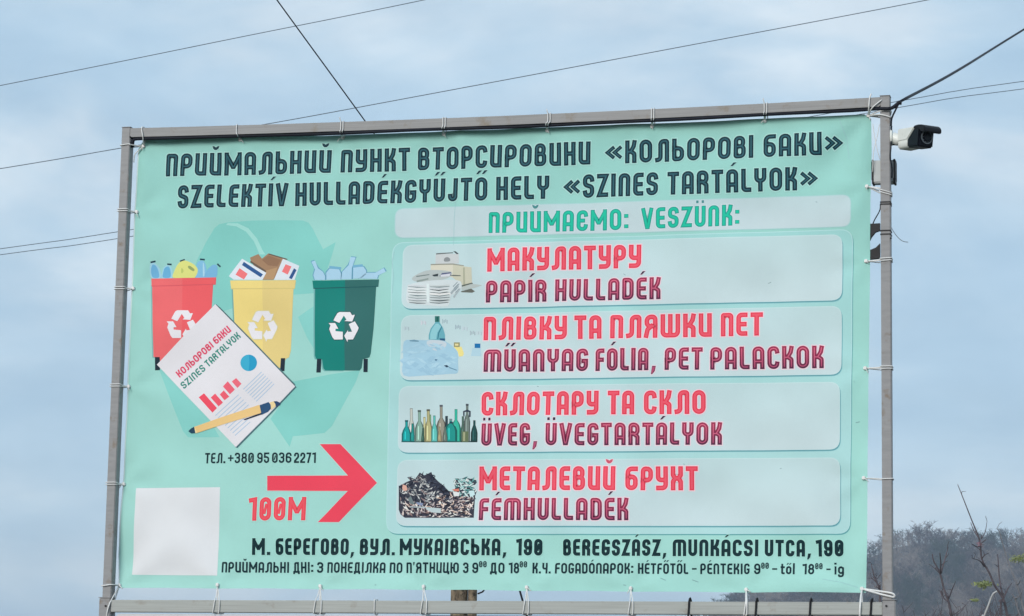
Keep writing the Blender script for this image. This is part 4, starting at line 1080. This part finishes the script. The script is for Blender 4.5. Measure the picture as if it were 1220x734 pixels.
strap('cable_tie', [[p, (p.x+.01, -.004, Z1-TW-.01), (a1_.x-.01, -.004, Z1-.01), (a1_.x, -.004, Z1+.02)], [p, (p.x+.03, -.004, Z1-TW-.012), (a2_.x, -.005, a2_.z)],
                    [p, (HW-TW, -.004, p.z+.01), (HW+.002, -.004, p.z+.012), (HW+.003, .03, p.z), (HW-.02, TD+.004, p.z), p],
                    [p, (HW-TW, -.004, p.z-.012), (HW+.002, -.004, p.z-.03), (HW+.003, .03, p.z-.03), (HW-.02, TD+.004, p.z-.02), p]], 'white ties spread out at the top right corner of the frame', knot=p-Vector((0, .006, 0)), r_=.0045)
p = c[2]
strap('cable_tie', [[p, (-HW+TW+.002, -.003, p.z), (-HW-.002, -.004, p.z-.008), (-HW-.003, .03, p.z), (-HW+.02, TD+.003, p.z), p],
                    [p, (-HW+TW-.002, -.006, Z0-.02), (-HW+TW-.02, -.008, Z0-.10), (-HW+TW-.02, .03, Z0-.11), p]], 'white tie at the bottom left corner of the frame', knot=p-Vector((0, .006, 0)), r_=.0045)
p = c[3]
strap('cable_tie', [[p, (HW-TW, -.003, p.z-.022), (HW+.006, -.012, p.z-.036), (HW+.010, -.006, p.z-.055), (HW-.02, -.009, p.z-.05), (HW-TW-.02, .0, p.z-.035), p],
                    [p, (p.x, -.004, Z0), (p.x-.004, -.005, Z0-.08), (p.x, .03, Z0-.085), (p.x, TD+.004, Z0-.05), p]], 'wide white tie at the bottom right corner of the frame', knot=p-Vector((0, .006, 0)), r_=.0065)
for i, x in enumerate((821, 901, 965.5, 1038)):
    xf = onY(x, 724, -.004).x
    strap('black_cable_tie', [[(xf-.008, -.005, Z0-.12), (xf-.002, -.005, Z0-.04), (xf+.0, -.005, Z0), (xf+.006, -.003, Z0+.02), (xf+.004, .03, Z0+.012), (xf, TD+.004, Z0-.01), (xf, TD+.006, Z0-.12)]],
          'black tie hooked over the bottom beam, %s from the left' % ORD[i], r_=.0062, m=M_BLACK, group='black ties hooked over the bottom beam')
# crossed cords between the banner edge and the right upright
a = [onY(1040, 148, .05), onY(1041.5, 160, .05), onY(1045, 178, .05), onY(1048.5, 190, .06)]; b2 = [onY(1048, 148, .06), onY(1045, 163, .05), onY(1041, 180, .05), onY(1039.5, 205, .05)]
strap('cord', [a, b2], 'thin grey cords crossing beside the right upright', r_=.0022, cat='cord', group=None)

# lower banner hung under the bottom beam
LBX = onY(137, 731, .076).x
LBY = .022
root = tag(empty('lower_banner', (0, LBY, Z0-.1)), 'white banner with a dark half hanging under the bottom beam', 'banner')
b = MB(); xm = onY(507, 731, .076).x; zt = onY(300, 732.3, LBY).z; LBX = onY(137, 731, LBY).x; xm = onY(507, 731, LBY).x
M_LW = mat('white_vinyl', (.62, .60, .64), .6, noise=(8, .05)); M_LD = mat('dark_vinyl', (.020, .015, .020), .6, noise=(3, .6))
xs = [LBX, LBX+.012, LBX+.03]; top = [(LBX, zt-.03), (LBX+.009, zt-.009), (LBX+.03, zt)]
ring = top+[(xm, zt), (xm, .75), (LBX, .75)]
b.add([(x, LBY, z) for x, z in ring]+[(x, LBY+.0015, z) for x, z in ring], [tuple(range(6)), tuple(reversed(range(6, 12)))]+[(i, (i+1) % 6, (i+1) % 6+6, i+6) for i in range(6)])
b.build('white_half', M_LW, root)
b = MB(); b.box((xm+.0005, LBY, .75), (HW-TW-.03, LBY+.0015, zt)); b.build('dark_half', M_LD, root)

# ------------------------------------------------------------------ security camera on the right upright
cm = tag(empty('security_camera', onY(1064, 166, .03)), 'white bullet security camera with black front on the right upright', 'security camera')
# bracket
base = onY(1061, 164, .035); elb = onY(1069, 166.5, .03); hd = onY(1079, 166.5, .03)
b = MB(); b.tube([Vector((HW+.001, .035, base.z)), Vector((HW+.013, .035, base.z))], [.052, .050], 20); b.build('base', M_CAMW, cm, smooth='auto')
b = MB(); b.tube([Vector((HW+.012, .035, base.z)), elb, hd], [.036, .038, .036], 16); b.build('arm', M_CAMW, cm, smooth='auto')
b = MB(); b.tube([elb+Vector((-.03, -.0, -.030)), elb+Vector((.0, -.0, -.033)), hd+Vector((.01, -.0, -.028))], .0045, 6); b.build('arm_joint', M_BLACK, cm, smooth=True)
# local frame: X' = forward of the camera body, Y' = its left-right, Z' = up
fdir = Vector((math.cos(R(-50)), math.sin(R(-50)), -.07)).normalized()     # right and towards the viewer
side = fdir.cross(Vector((0, 0, 1))).normalized(); upv = side.cross(fdir).normalized()
org = onY(1079, 168, .03)
MC = Matrix((fdir, side, upv)).transposed().to_4x4(); MC.translation = org; MC = MC @ Matrix.Scale(1.12, 4)
HWc = .048
def prof(x0, x1, y0, z0, z1, ch):   # chamfered box section along x
    v = []
    for x in (x0, x1):
        for y, z in ((-y0, z0+ch), (-y0+ch, z0), (y0-ch, z0), (y0, z0+ch), (y0, z1-ch*.6), (y0-ch*.6, z1), (-y0+ch*.6, z1), (-y0, z1-ch*.6)): v.append(MC @ Vector((x, y, z)))
    return v, [tuple(range(8)), tuple(reversed(range(8, 16)))]+[(i, (i+1) % 8, (i+1) % 8+8, i+8) for i in range(8)]
b = MB(); b.add(*prof(0, .088, HWc, -.052, .0, .012)); b.build('lower_shell', M_CAMW, cm, smooth='auto')
# white upper shell, cut diagonally at the front
Ms = MC @ Matrix.Rotation(R(90), 4, 'X')          # prism xy -> body x,z ; extrude along -y
b = MB(); b.prism([(-.006, -.010), (.085, -.010), (.160, .055), (-.002, .060), (-.006, .052)], Ms @ Matrix.Translation((0, .0, -HWc-.004)), 2*HWc+.008)
b.build('upper_shell', M_CAMW, cm, bevel=.008, smooth=True)
# black head
b = MB(); b.prism([(.087, -.054), (.196, -.060), (.206, .045), (.162, .055), (.087, -.008)], Ms @ Matrix.Translation((0, 0, -HWc-.002)), 2*HWc+.004)
b.build('head', M_GLOSS, cm, bevel=.009, smooth=True)
b = MB(); b.prism([(.150, .046), (.160, .059), (.200, .060), (.236, .055), (.256, .044), (.264, .030), (.262, .014), (.246, .012), (.225, .020), (.205, .036)], Ms @ Matrix.Translation((0, 0, -HWc-.008)), 2*HWc+.016)
b.build('sunshield', M_BLACK, cm, bevel=.003, smooth=True)
def ring_x(x, r0, r1, m_, name, z=-.006, dep=.004):
    b = MB(); n = 24; vs_ = []
    for i in range(n):
        a = 2*math.pi*i/n
        for rr, xx in ((r0, x), (r1, x), (r1, x+dep), (r0, x+dep)):
            vs_.append(MC @ Vector((xx, rr*math.cos(a), z+rr*math.sin(a))))
    b.add(vs_, [(i*4+j, i*4+(j+1) % 4, ((i+1) % n)*4+(j+1) % 4, ((i+1) % n)*4+j) for i in range(n) for j in range(4)]); b.build(name, m_, cm)
M_RING = mat('lens_ring_grey', (.10, .12, .14), .35, noise=(20, .1))
ring_x(.204, .031, .037, M_RING, 'lens_ring'); ring_x(.204, .001, .020, M_GLOSS, 'lens', dep=.009)
b = MB()
for i in range(10):
    a = 2*math.pi*i/10; c_ = MC @ Vector((.205, .026*math.cos(a), -.006+.026*math.sin(a))); b.tube([c_, c_+fdir*.004], .0022, 6)
b.build('infrared_leds', M_RING, cm)
# power cable down the post
b = MB(); b.tube(smooth_path([onY(1062.3, 150, .02), onY(1061.8, 160, .0), onY(1061.4, 176, -.002), onY(1060.6, 188, .0), onY(1062.8, 200, .01), onY(1062.6, 212, .02)], 6), .0045, 6); b.build('cable', M_CABLE, cm, smooth=True)

# junction box behind the upright
jb = tag(empty('junction_box', onY(1054, 206, .12)), 'pale grey junction box clamped behind the right upright below the camera', 'junction box')
p0, p1 = onY(1040.5, 220, .12), onY(1066.8, 192, .12)
b = MB(); b.box((p0.x, .074, p0.z), (p1.x, .15, p1.z)); b.build('housing', M_BOX, jb, bevel=.008, smooth=True)
for x0, x1 in ((p0.x-.004, p0.x+.007), (p1.x-.009, p1.x+.004)):
    for z0_, z1_ in ((p0.z-.004, p0.z+.03), (p1.z-.012, p1.z+.004)):
        b = MB(); b.box((x0, .070, z0_), (x1, .154, z1_)); b.build('corner_clip', M_BLACK, jb, bevel=.002, smooth=True)
b = MB(); b.box((p0.x-.006, .069, p0.z+.02), (p0.x+.004, .152, p1.z-.01)); b.build('seal', M_BLACK, jb)
b = MB(); b.box((p1.x-.004, .069, p0.z+.02), (p1.x+.006, .152, p1.z-.01)); b.build('seal', M_BLACK, jb)

# black lamp bracket half hidden by the banner, strapped to the post
lb = tag(empty('floodlight_bracket', onY(1044, 290, .1)), 'black bracket strapped behind the right upright, half hidden by the banner', 'bracket')
Mb = Matrix(((1, 0, 0, 0), (0, 0, -1, .11), (0, 1, 0, 0), (0, 0, 0, 1)))
def w2(l, Y): return [(onY(x, y, Y).x, onY(x, y, Y).z) for x, y in l]
b = MB(); b.prism(w2([(1032, 268), (1049, 267), (1049, 275.5), (1043.5, 277.5), (1039, 283), (1036.5, 288), (1032, 288)], .11), Mb, .03); b.build('upper_arm', M_BLACK, lb)
b = MB(); b.prism(w2([(1032, 300), (1038, 298.5), (1044, 296), (1049, 291), (1049, 308.5), (1036, 310), (1032, 309)], .11), Mb, .03); b.build('lower_arm', M_BLACK, lb)
b = MB(); q0, q1 = onY(1000, 318, .13), onY(1034, 262, .13); b.box((q0.x, .115, q0.z), (q1.x, .16, q1.z)); b.build('lamp_body', M_BLACK, lb, bevel=.006, smooth=True)
for y_ in (240.5, 243, 274.5, 278.8):
    z_ = onY(1054, y_, -.003).z; hgt = .0035
    b = MB(); b.box((HW-TW-.003, -.004, z_-hgt), (HW+.003, TD+.004, z_+hgt)); b.build('strap', M_BLACK, lb)
b = MB(); z_ = onY(1054, 241, -.003).z; b.box((HW-.002, -.008, z_-.014), (HW+.008, .004, z_-.004)); b.box((HW-.002, -.008, z_-.232), (HW+.008, .004, z_-.222)); b.build('buckle', M_BLACK, lb)
b = MB(); b.tube(smooth_path([onY(1039, 269, .09), onY(1042, 262, .08), onY(1048, 251, .075), onY(1049, 243, .075)], 5), .0035, 6); b.build('cable', M_CABLE, lb, smooth=True)
b = MB(); b.tube(smooth_path([onY(1060.5, 268, .01), onY(1064, 275, .0), onY(1070, 283, -.01), onY(1076, 287.5, -.01), onY(1082, 288.5, -.01)], 6), .0026, 6)
o = b.build('loose_wire', mat('grey_wire', (.18, .22, .26), .5, noise=(20, .1)), None, smooth=True)
tag(o, 'loose grey wire end curling out from the right upright', 'wire')

# ------------------------------------------------------------------ wires overhead
def wire(pts, dists, rad, label, name='overhead_wire', m=M_WIRE, group='overhead wires crossing the sky'):
    P = [atd(x, y, d) for (x, y), d in zip(pts, dists)]
    b = MB(); b.tube(smooth_path(P, 8), rad, 6); o = b.build(name, m, None, smooth=True); tag(o, label, 'wire', group); return o
wire([(-600, 219), (0, 102), (290, 43.5), (505, 0), (1100, -125)], [32, 32, 32, 32, 32], .0046, 'thin wire in the upper left sky above the frame')
wire([(-500, 281), (0, 201), (144, 176.5), (315, 148.3), (480, 118), (800, 58), (1105, 0), (1500, -78)], [30]*8, .0046, 'long thin wire sloping up behind the top left corner of the frame')
wire([(-500, 366), (0, 296.5), (140, 276.2), (600, 202), (1057, 123), (1140, 108.3), (1220, 96.8), (1600, 45)], [34]*8, .0046, 'upper one of the two parallel wires passing behind the frame')
wire([(-500, 372), (0, 303.6), (140, 284.3), (600, 210), (1057, 130.5), (1140, 116.2), (1220, 105.8), (1600, 56)], [34]*8, .0046, 'lower one of the two parallel wires passing behind the frame')
PD = 24.0
wire([(100, -318), (330, 0), (434, 143), (548, 303)], [20, 22, 23, PD], .0055, 'dark wire running down steeply behind the middle of the frame', m=M_CABLE)
# thick service cable to the frame
cl = onY(1071.8, 121.3, -.01)
P = [atd(1420, -85, 34), atd(1220, 35, 25), cl.lerp(atd(1140, 78.5, 19), .9), cl]
b = MB(); b.tube(smooth_path([atd(1420, -88, 34), atd(1220, 35, 26), atd(1140, 84.5, 20), cl], 8), [.0095]*24+[.008], 6)
sc_ = tag(empty('service_cable', cl), 'thick black cable coming down from the right to the frame corner', 'cable')
b.build('cable', M_CABLE, sc_, smooth=True)
b = MB(); b.tube(smooth_path([cl, onY(1067, 131, -.01), onY(1062.5, 141, .0), onY(1061.6, 150, .015)], 5), .006, 6); b.build('drop_cable', M_CABLE, sc_, smooth=True)
b = MB(); b.tube([cl+Vector((-.016, 0, -.006)), cl+Vector((.012, 0, -.010))], .011, 8); b.build('clamp', M_BLACK, sc_, smooth=True)

b = MB(); Pc = [cl, onY(1066, 126.5, -.012), onY(1060.5, 129.3, -.016), onY(1052, 129.6, -.016), (HW-TW-.05, .018, ztop(HW-.1)-TW-.012)]
for x in np.linspace(HW-.25, -HW+.25, 22): Pc.append((x, .016+.006*math.sin(x*3.1), ztop(x)-TW-.0125-.0018*math.sin(x*5.3+1)))
Pc += [(-HW+TW+.04, .018, Z1-TW-.014), (-HW+TW+.014, .02, Z1-TW-.03), (-HW+TW+.010, .03, Z1-TW-.07)]
b.tube(smooth_path(Pc, 3), .0115, 8); b.build('run_along_beam', M_CABLE, sc_, smooth=True)
# wooden pole behind, seen through the slot under the banner
pb = atd(553, 710, PD); gz = 0
wp = tag(empty('utility_pole', (pb.x, pb.y, 0)), 'weathered wooden pole behind the banner, seen in the gap above the bottom beam', 'utility pole')
s_px = PD/F_PX; xL = -17.0*s_px; xM = 5.0*s_px; xR = 17*s_px; ptop = atd(548, 297, PD).z
b = MB(); rr = (xM-xL)/2-.004
b.tube([(pb.x+(xL+xM)/2, pb.y, -.3), (pb.x+(xL+xM)/2, pb.y, 2.5), (pb.x+(xL+xM)/2, pb.y, ptop)], [rr*1.05, rr, rr*.88], 16); b.build('pole', M_WOOD, wp, smooth='auto')
b = MB(); rr = (xR-xM)/2-.003
b.tube([(pb.x+(xR+xM)/2, pb.y-.02, -.3), (pb.x+(xR+xM)/2, pb.y-.02, 3.9)], rr, 12); b.build('prop', M_WOOD, wp, smooth='auto')
for z_ in (2.2, 3.6):
    b = MB(); b.box((pb.x+xL-.01, pb.y-.11, z_), (pb.x+xR+.01, pb.y+.11, z_+.03)); b.build('band', M_BLACK, wp)
b = MB(); b.tube(smooth_path([atd(569, 707.5, PD-.1), atd(573, 706, PD-.1), atd(576, 704, PD-.1), atd(579, 698, PD-.1)], 4), .008, 6); b.build('hook', M_BLACK, wp, smooth=True)
g0, g1 = atd(556, 480, PD), atd(623, 717, PD-.6); d_ = g1-g0; g2 = g0+d_*((g0.z+.1)/(g0.z-g1.z))
b = MB(); b.tube([g0, g1, g2], .009, 6); tag(b.build('guy_wire', M_CABLE, None, smooth=True), 'dark guy wire slanting down right of the wooden pole', 'wire')

# ------------------------------------------------------------------ bare saplings at the right
AT = (1080, 570, 4.479)
def sap(name, label, lines, dist, m_, group=None, twigs=26, seed=1, foot=None, cat='tree', spread=1.0):
    rg = random.Random(seed)
    conv = lambda l: [(AT[0]+x/AT[2], AT[1]+y/AT[2]) for x, y in l]
    x0, y0 = conv(lines[0][0])[0]
    pf = atd(x0, y0, dist); root = empty(name, (pf.x+.15, pf.y, 0))
    allp = []
    for li, (l, w0, w1) in enumerate(lines):
        P_ = []
        off = rg.uniform(-.5, .5)*spread if li else 0
        pts = conv(l)
        for k, (x, y) in enumerate(pts): P_.append(atd(x, y, dist+off*k/max(1, len(pts)-1)))
        if li == 0: P_ = [Vector((pf.x+.15, pf.y, -.1)), Vector((pf.x+.08, pf.y+.05, pf.z*.5))]+P_; w0 *= 1.0
        S = smooth_path(P_, 4); n = len(S)
        rad = [(w0+(w1-w0)*k/(n-1))*dist/F_PX/2 for k in range(n)]
        if li == 0: rad = [max(r_, .03*(1-k/n)) for k, r_ in enumerate(rad)]
        b = MB(); b.tube(S, rad, 6); b.build('trunk' if li == 0 else 'branch', m_, root, smooth=True)
        allp += [(S[k], rad[k]) for k in range(n) if (li or k > 8)]
    b = MB()
    for _ in range(twigs):
        p, r_ = rg.choice(allp); d = Vector((rg.gauss(0, .6), rg.gauss(0, .6), rg.uniform(.2, 1))).normalized()*rg.uniform(.04, .17)
        q = p+d*.5+Vector((rg.uniform(-.03, .03), 0, .02)); b.tube([p, q, p+d], [min(r_, .0075), .005, .003], 4)
    b.build('twigs', m_, root)['kind'] = 'stuff'
    tag(root, label, cat, group); return root
def leaves(root, cx, cy, wx, wy, n, dist, m_, name='leaf_cluster', seed=2, size=.028):
    rg = random.Random(seed); b = MB()
    for _ in range(n):
        t = rg.gauss(0, .45); x = AT[0]+(cx+t*wx)/AT[2]; y = AT[1]+(cy+rg.gauss(0, .4)*wy-abs(t)*wy*.1)/AT[2]
        p = atd(x, y, dist+rg.uniform(-.25, .25)); a = Vector((rg.gauss(0, 1), rg.gauss(0, 1), rg.gauss(0, .5))).normalized(); c_ = a.orthogonal().normalized(); l = size*rg.uniform(.6, 1.3)
        b.add([p-a*l, p+c_*l*.4, p+a*l, p-c_*l*.4], [(0, 1, 2, 3)])
    b.build(name, m_, root)['kind'] = 'stuff'
D1 = 45.0; GR = 'bare saplings on the right in front of the hill'
sap('bare_tree', 'small bare sapling with forked top, left of the taller one', [([(242, 800), (240, 734), (225, 660), (200, 590), (180, 510), (145, 440), (138, 403)], 4.2, 1.2), ([(180, 510), (183, 450), (178, 398)], 2.0, 1.0), ([(184, 505), (205, 430), (222, 368)], 2.4, 1.0),
     ([(225, 660), (200, 640), (178, 603)], 2.0, 1.0), ([(226, 640), (245, 590), (262, 550)], 1.8, .9), ([(182, 512), (150, 480), (118, 455)], 1.2, .5), ([(240, 734), (290, 700), (340, 650)], 1.0, .4)], D1, M_BARK, GR, 16, 1)
t2 = sap('bare_tree', 'tallest dark sapling with a long whip-like leader and yellow-green tufts', [([(560, 800), (540, 734), (515, 640), (470, 570), (440, 500), (402, 430), (390, 330), (345, 215), (302, 105), (273, 32)], 4.4, .8), ([(392, 325), (360, 280), (343, 236)], 1.8, .9), ([(400, 322), (420, 285), (430, 228)], 1.5, .6),
     ([(395, 362), (375, 365), (350, 350)], 1.5, .8), ([(415, 470), (390, 440), (350, 425)], 1.8, .6), ([(516, 640), (497, 540), (487, 405)], 2.3, 1.2), ([(518, 640), (540, 590), (562, 560)], 2.2, .8), ([(506, 800), (503, 734), (504, 650)], 2.4, 2.0),
     ([(404, 425), (420, 408), (440, 398)], 1.5, .6), ([(400, 345), (420, 330), (428, 322)], 1.2, .6), ([(470, 740), (500, 690), (560, 650)], 1.0, .5)], D1, M_BARK, GR, 26, 2)
leaves(t2, 410, 566, 48, 20, 230, D1, M_LEAF, seed=4); leaves(t2, 362, 650, 24, 10, 60, D1, M_LEAF, seed=5); leaves(t2, 388, 350, 16, 16, 40, D1, M_BUD, 'buds', 6, .018); leaves(t2, 507, 655, 12, 10, 40, D1, M_BARK, 'old_nest', 7, .03)
t3 = sap('bare_tree', 'grey sapling at the right edge with a bent stem', [([(640, 800), (625, 700), (590, 565), (552, 470), (520, 370), (498, 290), (482, 268)], 3.0, .8), ([(590, 565), (600, 560), (607, 543)], 2.0, 1.2), ([(610, 740), (595, 700), (578, 640), (562, 612)], 2.4, 1.2), ([(578, 640), (600, 630), (622, 590)], 1.8, .8)], D1+2, M_BARKG, GR, 16, 3)
leaves(t3, 592, 430, 45, 22, 180, D1, M_LEAF, seed=8); leaves(t3, 680, 410, 60, 20, 120, D1, M_LEAF, seed=18)
sap('bent_cane', 'pale dry cane arching over beside the tallest sapling', [([(405, 800), (416, 734), (436, 680), (460, 620), (484, 602)], 3.0, 2.0)], D1-1, mat('pale_cane', (.42, .42, .42), .8, noise=(10, .15)), None, 0, 4, cat='plant')
AT = (980, 650, 8.74)
sap('bare_tree', 'thin bare sapling seen between the banner and the right upright', [([(600, 560), (590, 450), (545, 345), (507, 195)], 3.0, 1.2), ([(560, 380), (530, 350), (500, 330)], 1.2, .5), ([(590, 450), (570, 440), (545, 430)], 1.4, .6), ([(580, 430), (560, 330), (575, 290)], 1.2, .4)], D1-3, M_BARK, GR, 16, 5)
AT = (1080, 570, 4.479)
# low dark scrub in front of the hill foot
rg = random.Random(11)
root = tag(empty('bare_shrub', atd(1190, 760, D1+6)), 'tangle of bare purple-brown scrub below the saplings at the right', 'shrub'); root.location.z = 0; 
b = MB()
for k in range(60):
    x = rg.choice([rg.gauss(1195, 22), rg.gauss(1150, 30), rg.uniform(1062, 1240)]); d_ = D1+6+rg.uniform(-3, 3); y1_ = 734-abs(rg.gauss(0, 10))+8
    p = atd(x, 790, d_); q = atd(x+rg.gauss(0, 6), y1_, d_); m_ = p.lerp(q, .5)+Vector((rg.uniform(-.1, .1), rg.uniform(-.1, .1), 0))
    b.tube([Vector((p.x, p.y, 0)), p, m_, q], [.012, .008, .006, .002], 4)
    for j in range(4):
        s_ = m_.lerp(q, rg.random()); b.tube([s_, s_+Vector((rg.gauss(0, .12), rg.gauss(0, .12), rg.uniform(.05, .3)))], [.006, .003], 4)
o = b.build('stems', M_BARK, root); o['kind'] = 'stuff'

# ------------------------------------------------------------------ haze
b = MB(); b.box((-3300, -300, -2), (3300, 3300, 175)); hz = b.build('haze', [], None)
MH = bpy.data.materials.new('haze_air'); MH.use_nodes = True; nt = MH.node_tree; nt.nodes.clear()
o_ = nt.nodes.new('ShaderNodeOutputMaterial'); pv = nt.nodes.new('ShaderNodeVolumePrincipled')
pv.inputs['Color'].default_value = (.62, .76, .95, 1); pv.inputs['Density'].default_value = .00024; pv.inputs['Anisotropy'].default_value = .15
nt.links.new(pv.outputs['Volume'], o_.inputs['Volume']); hz.data.materials.append(MH)
tag(hz, 'thin bluish haze in the air over the whole place', None, None, 'stuff')
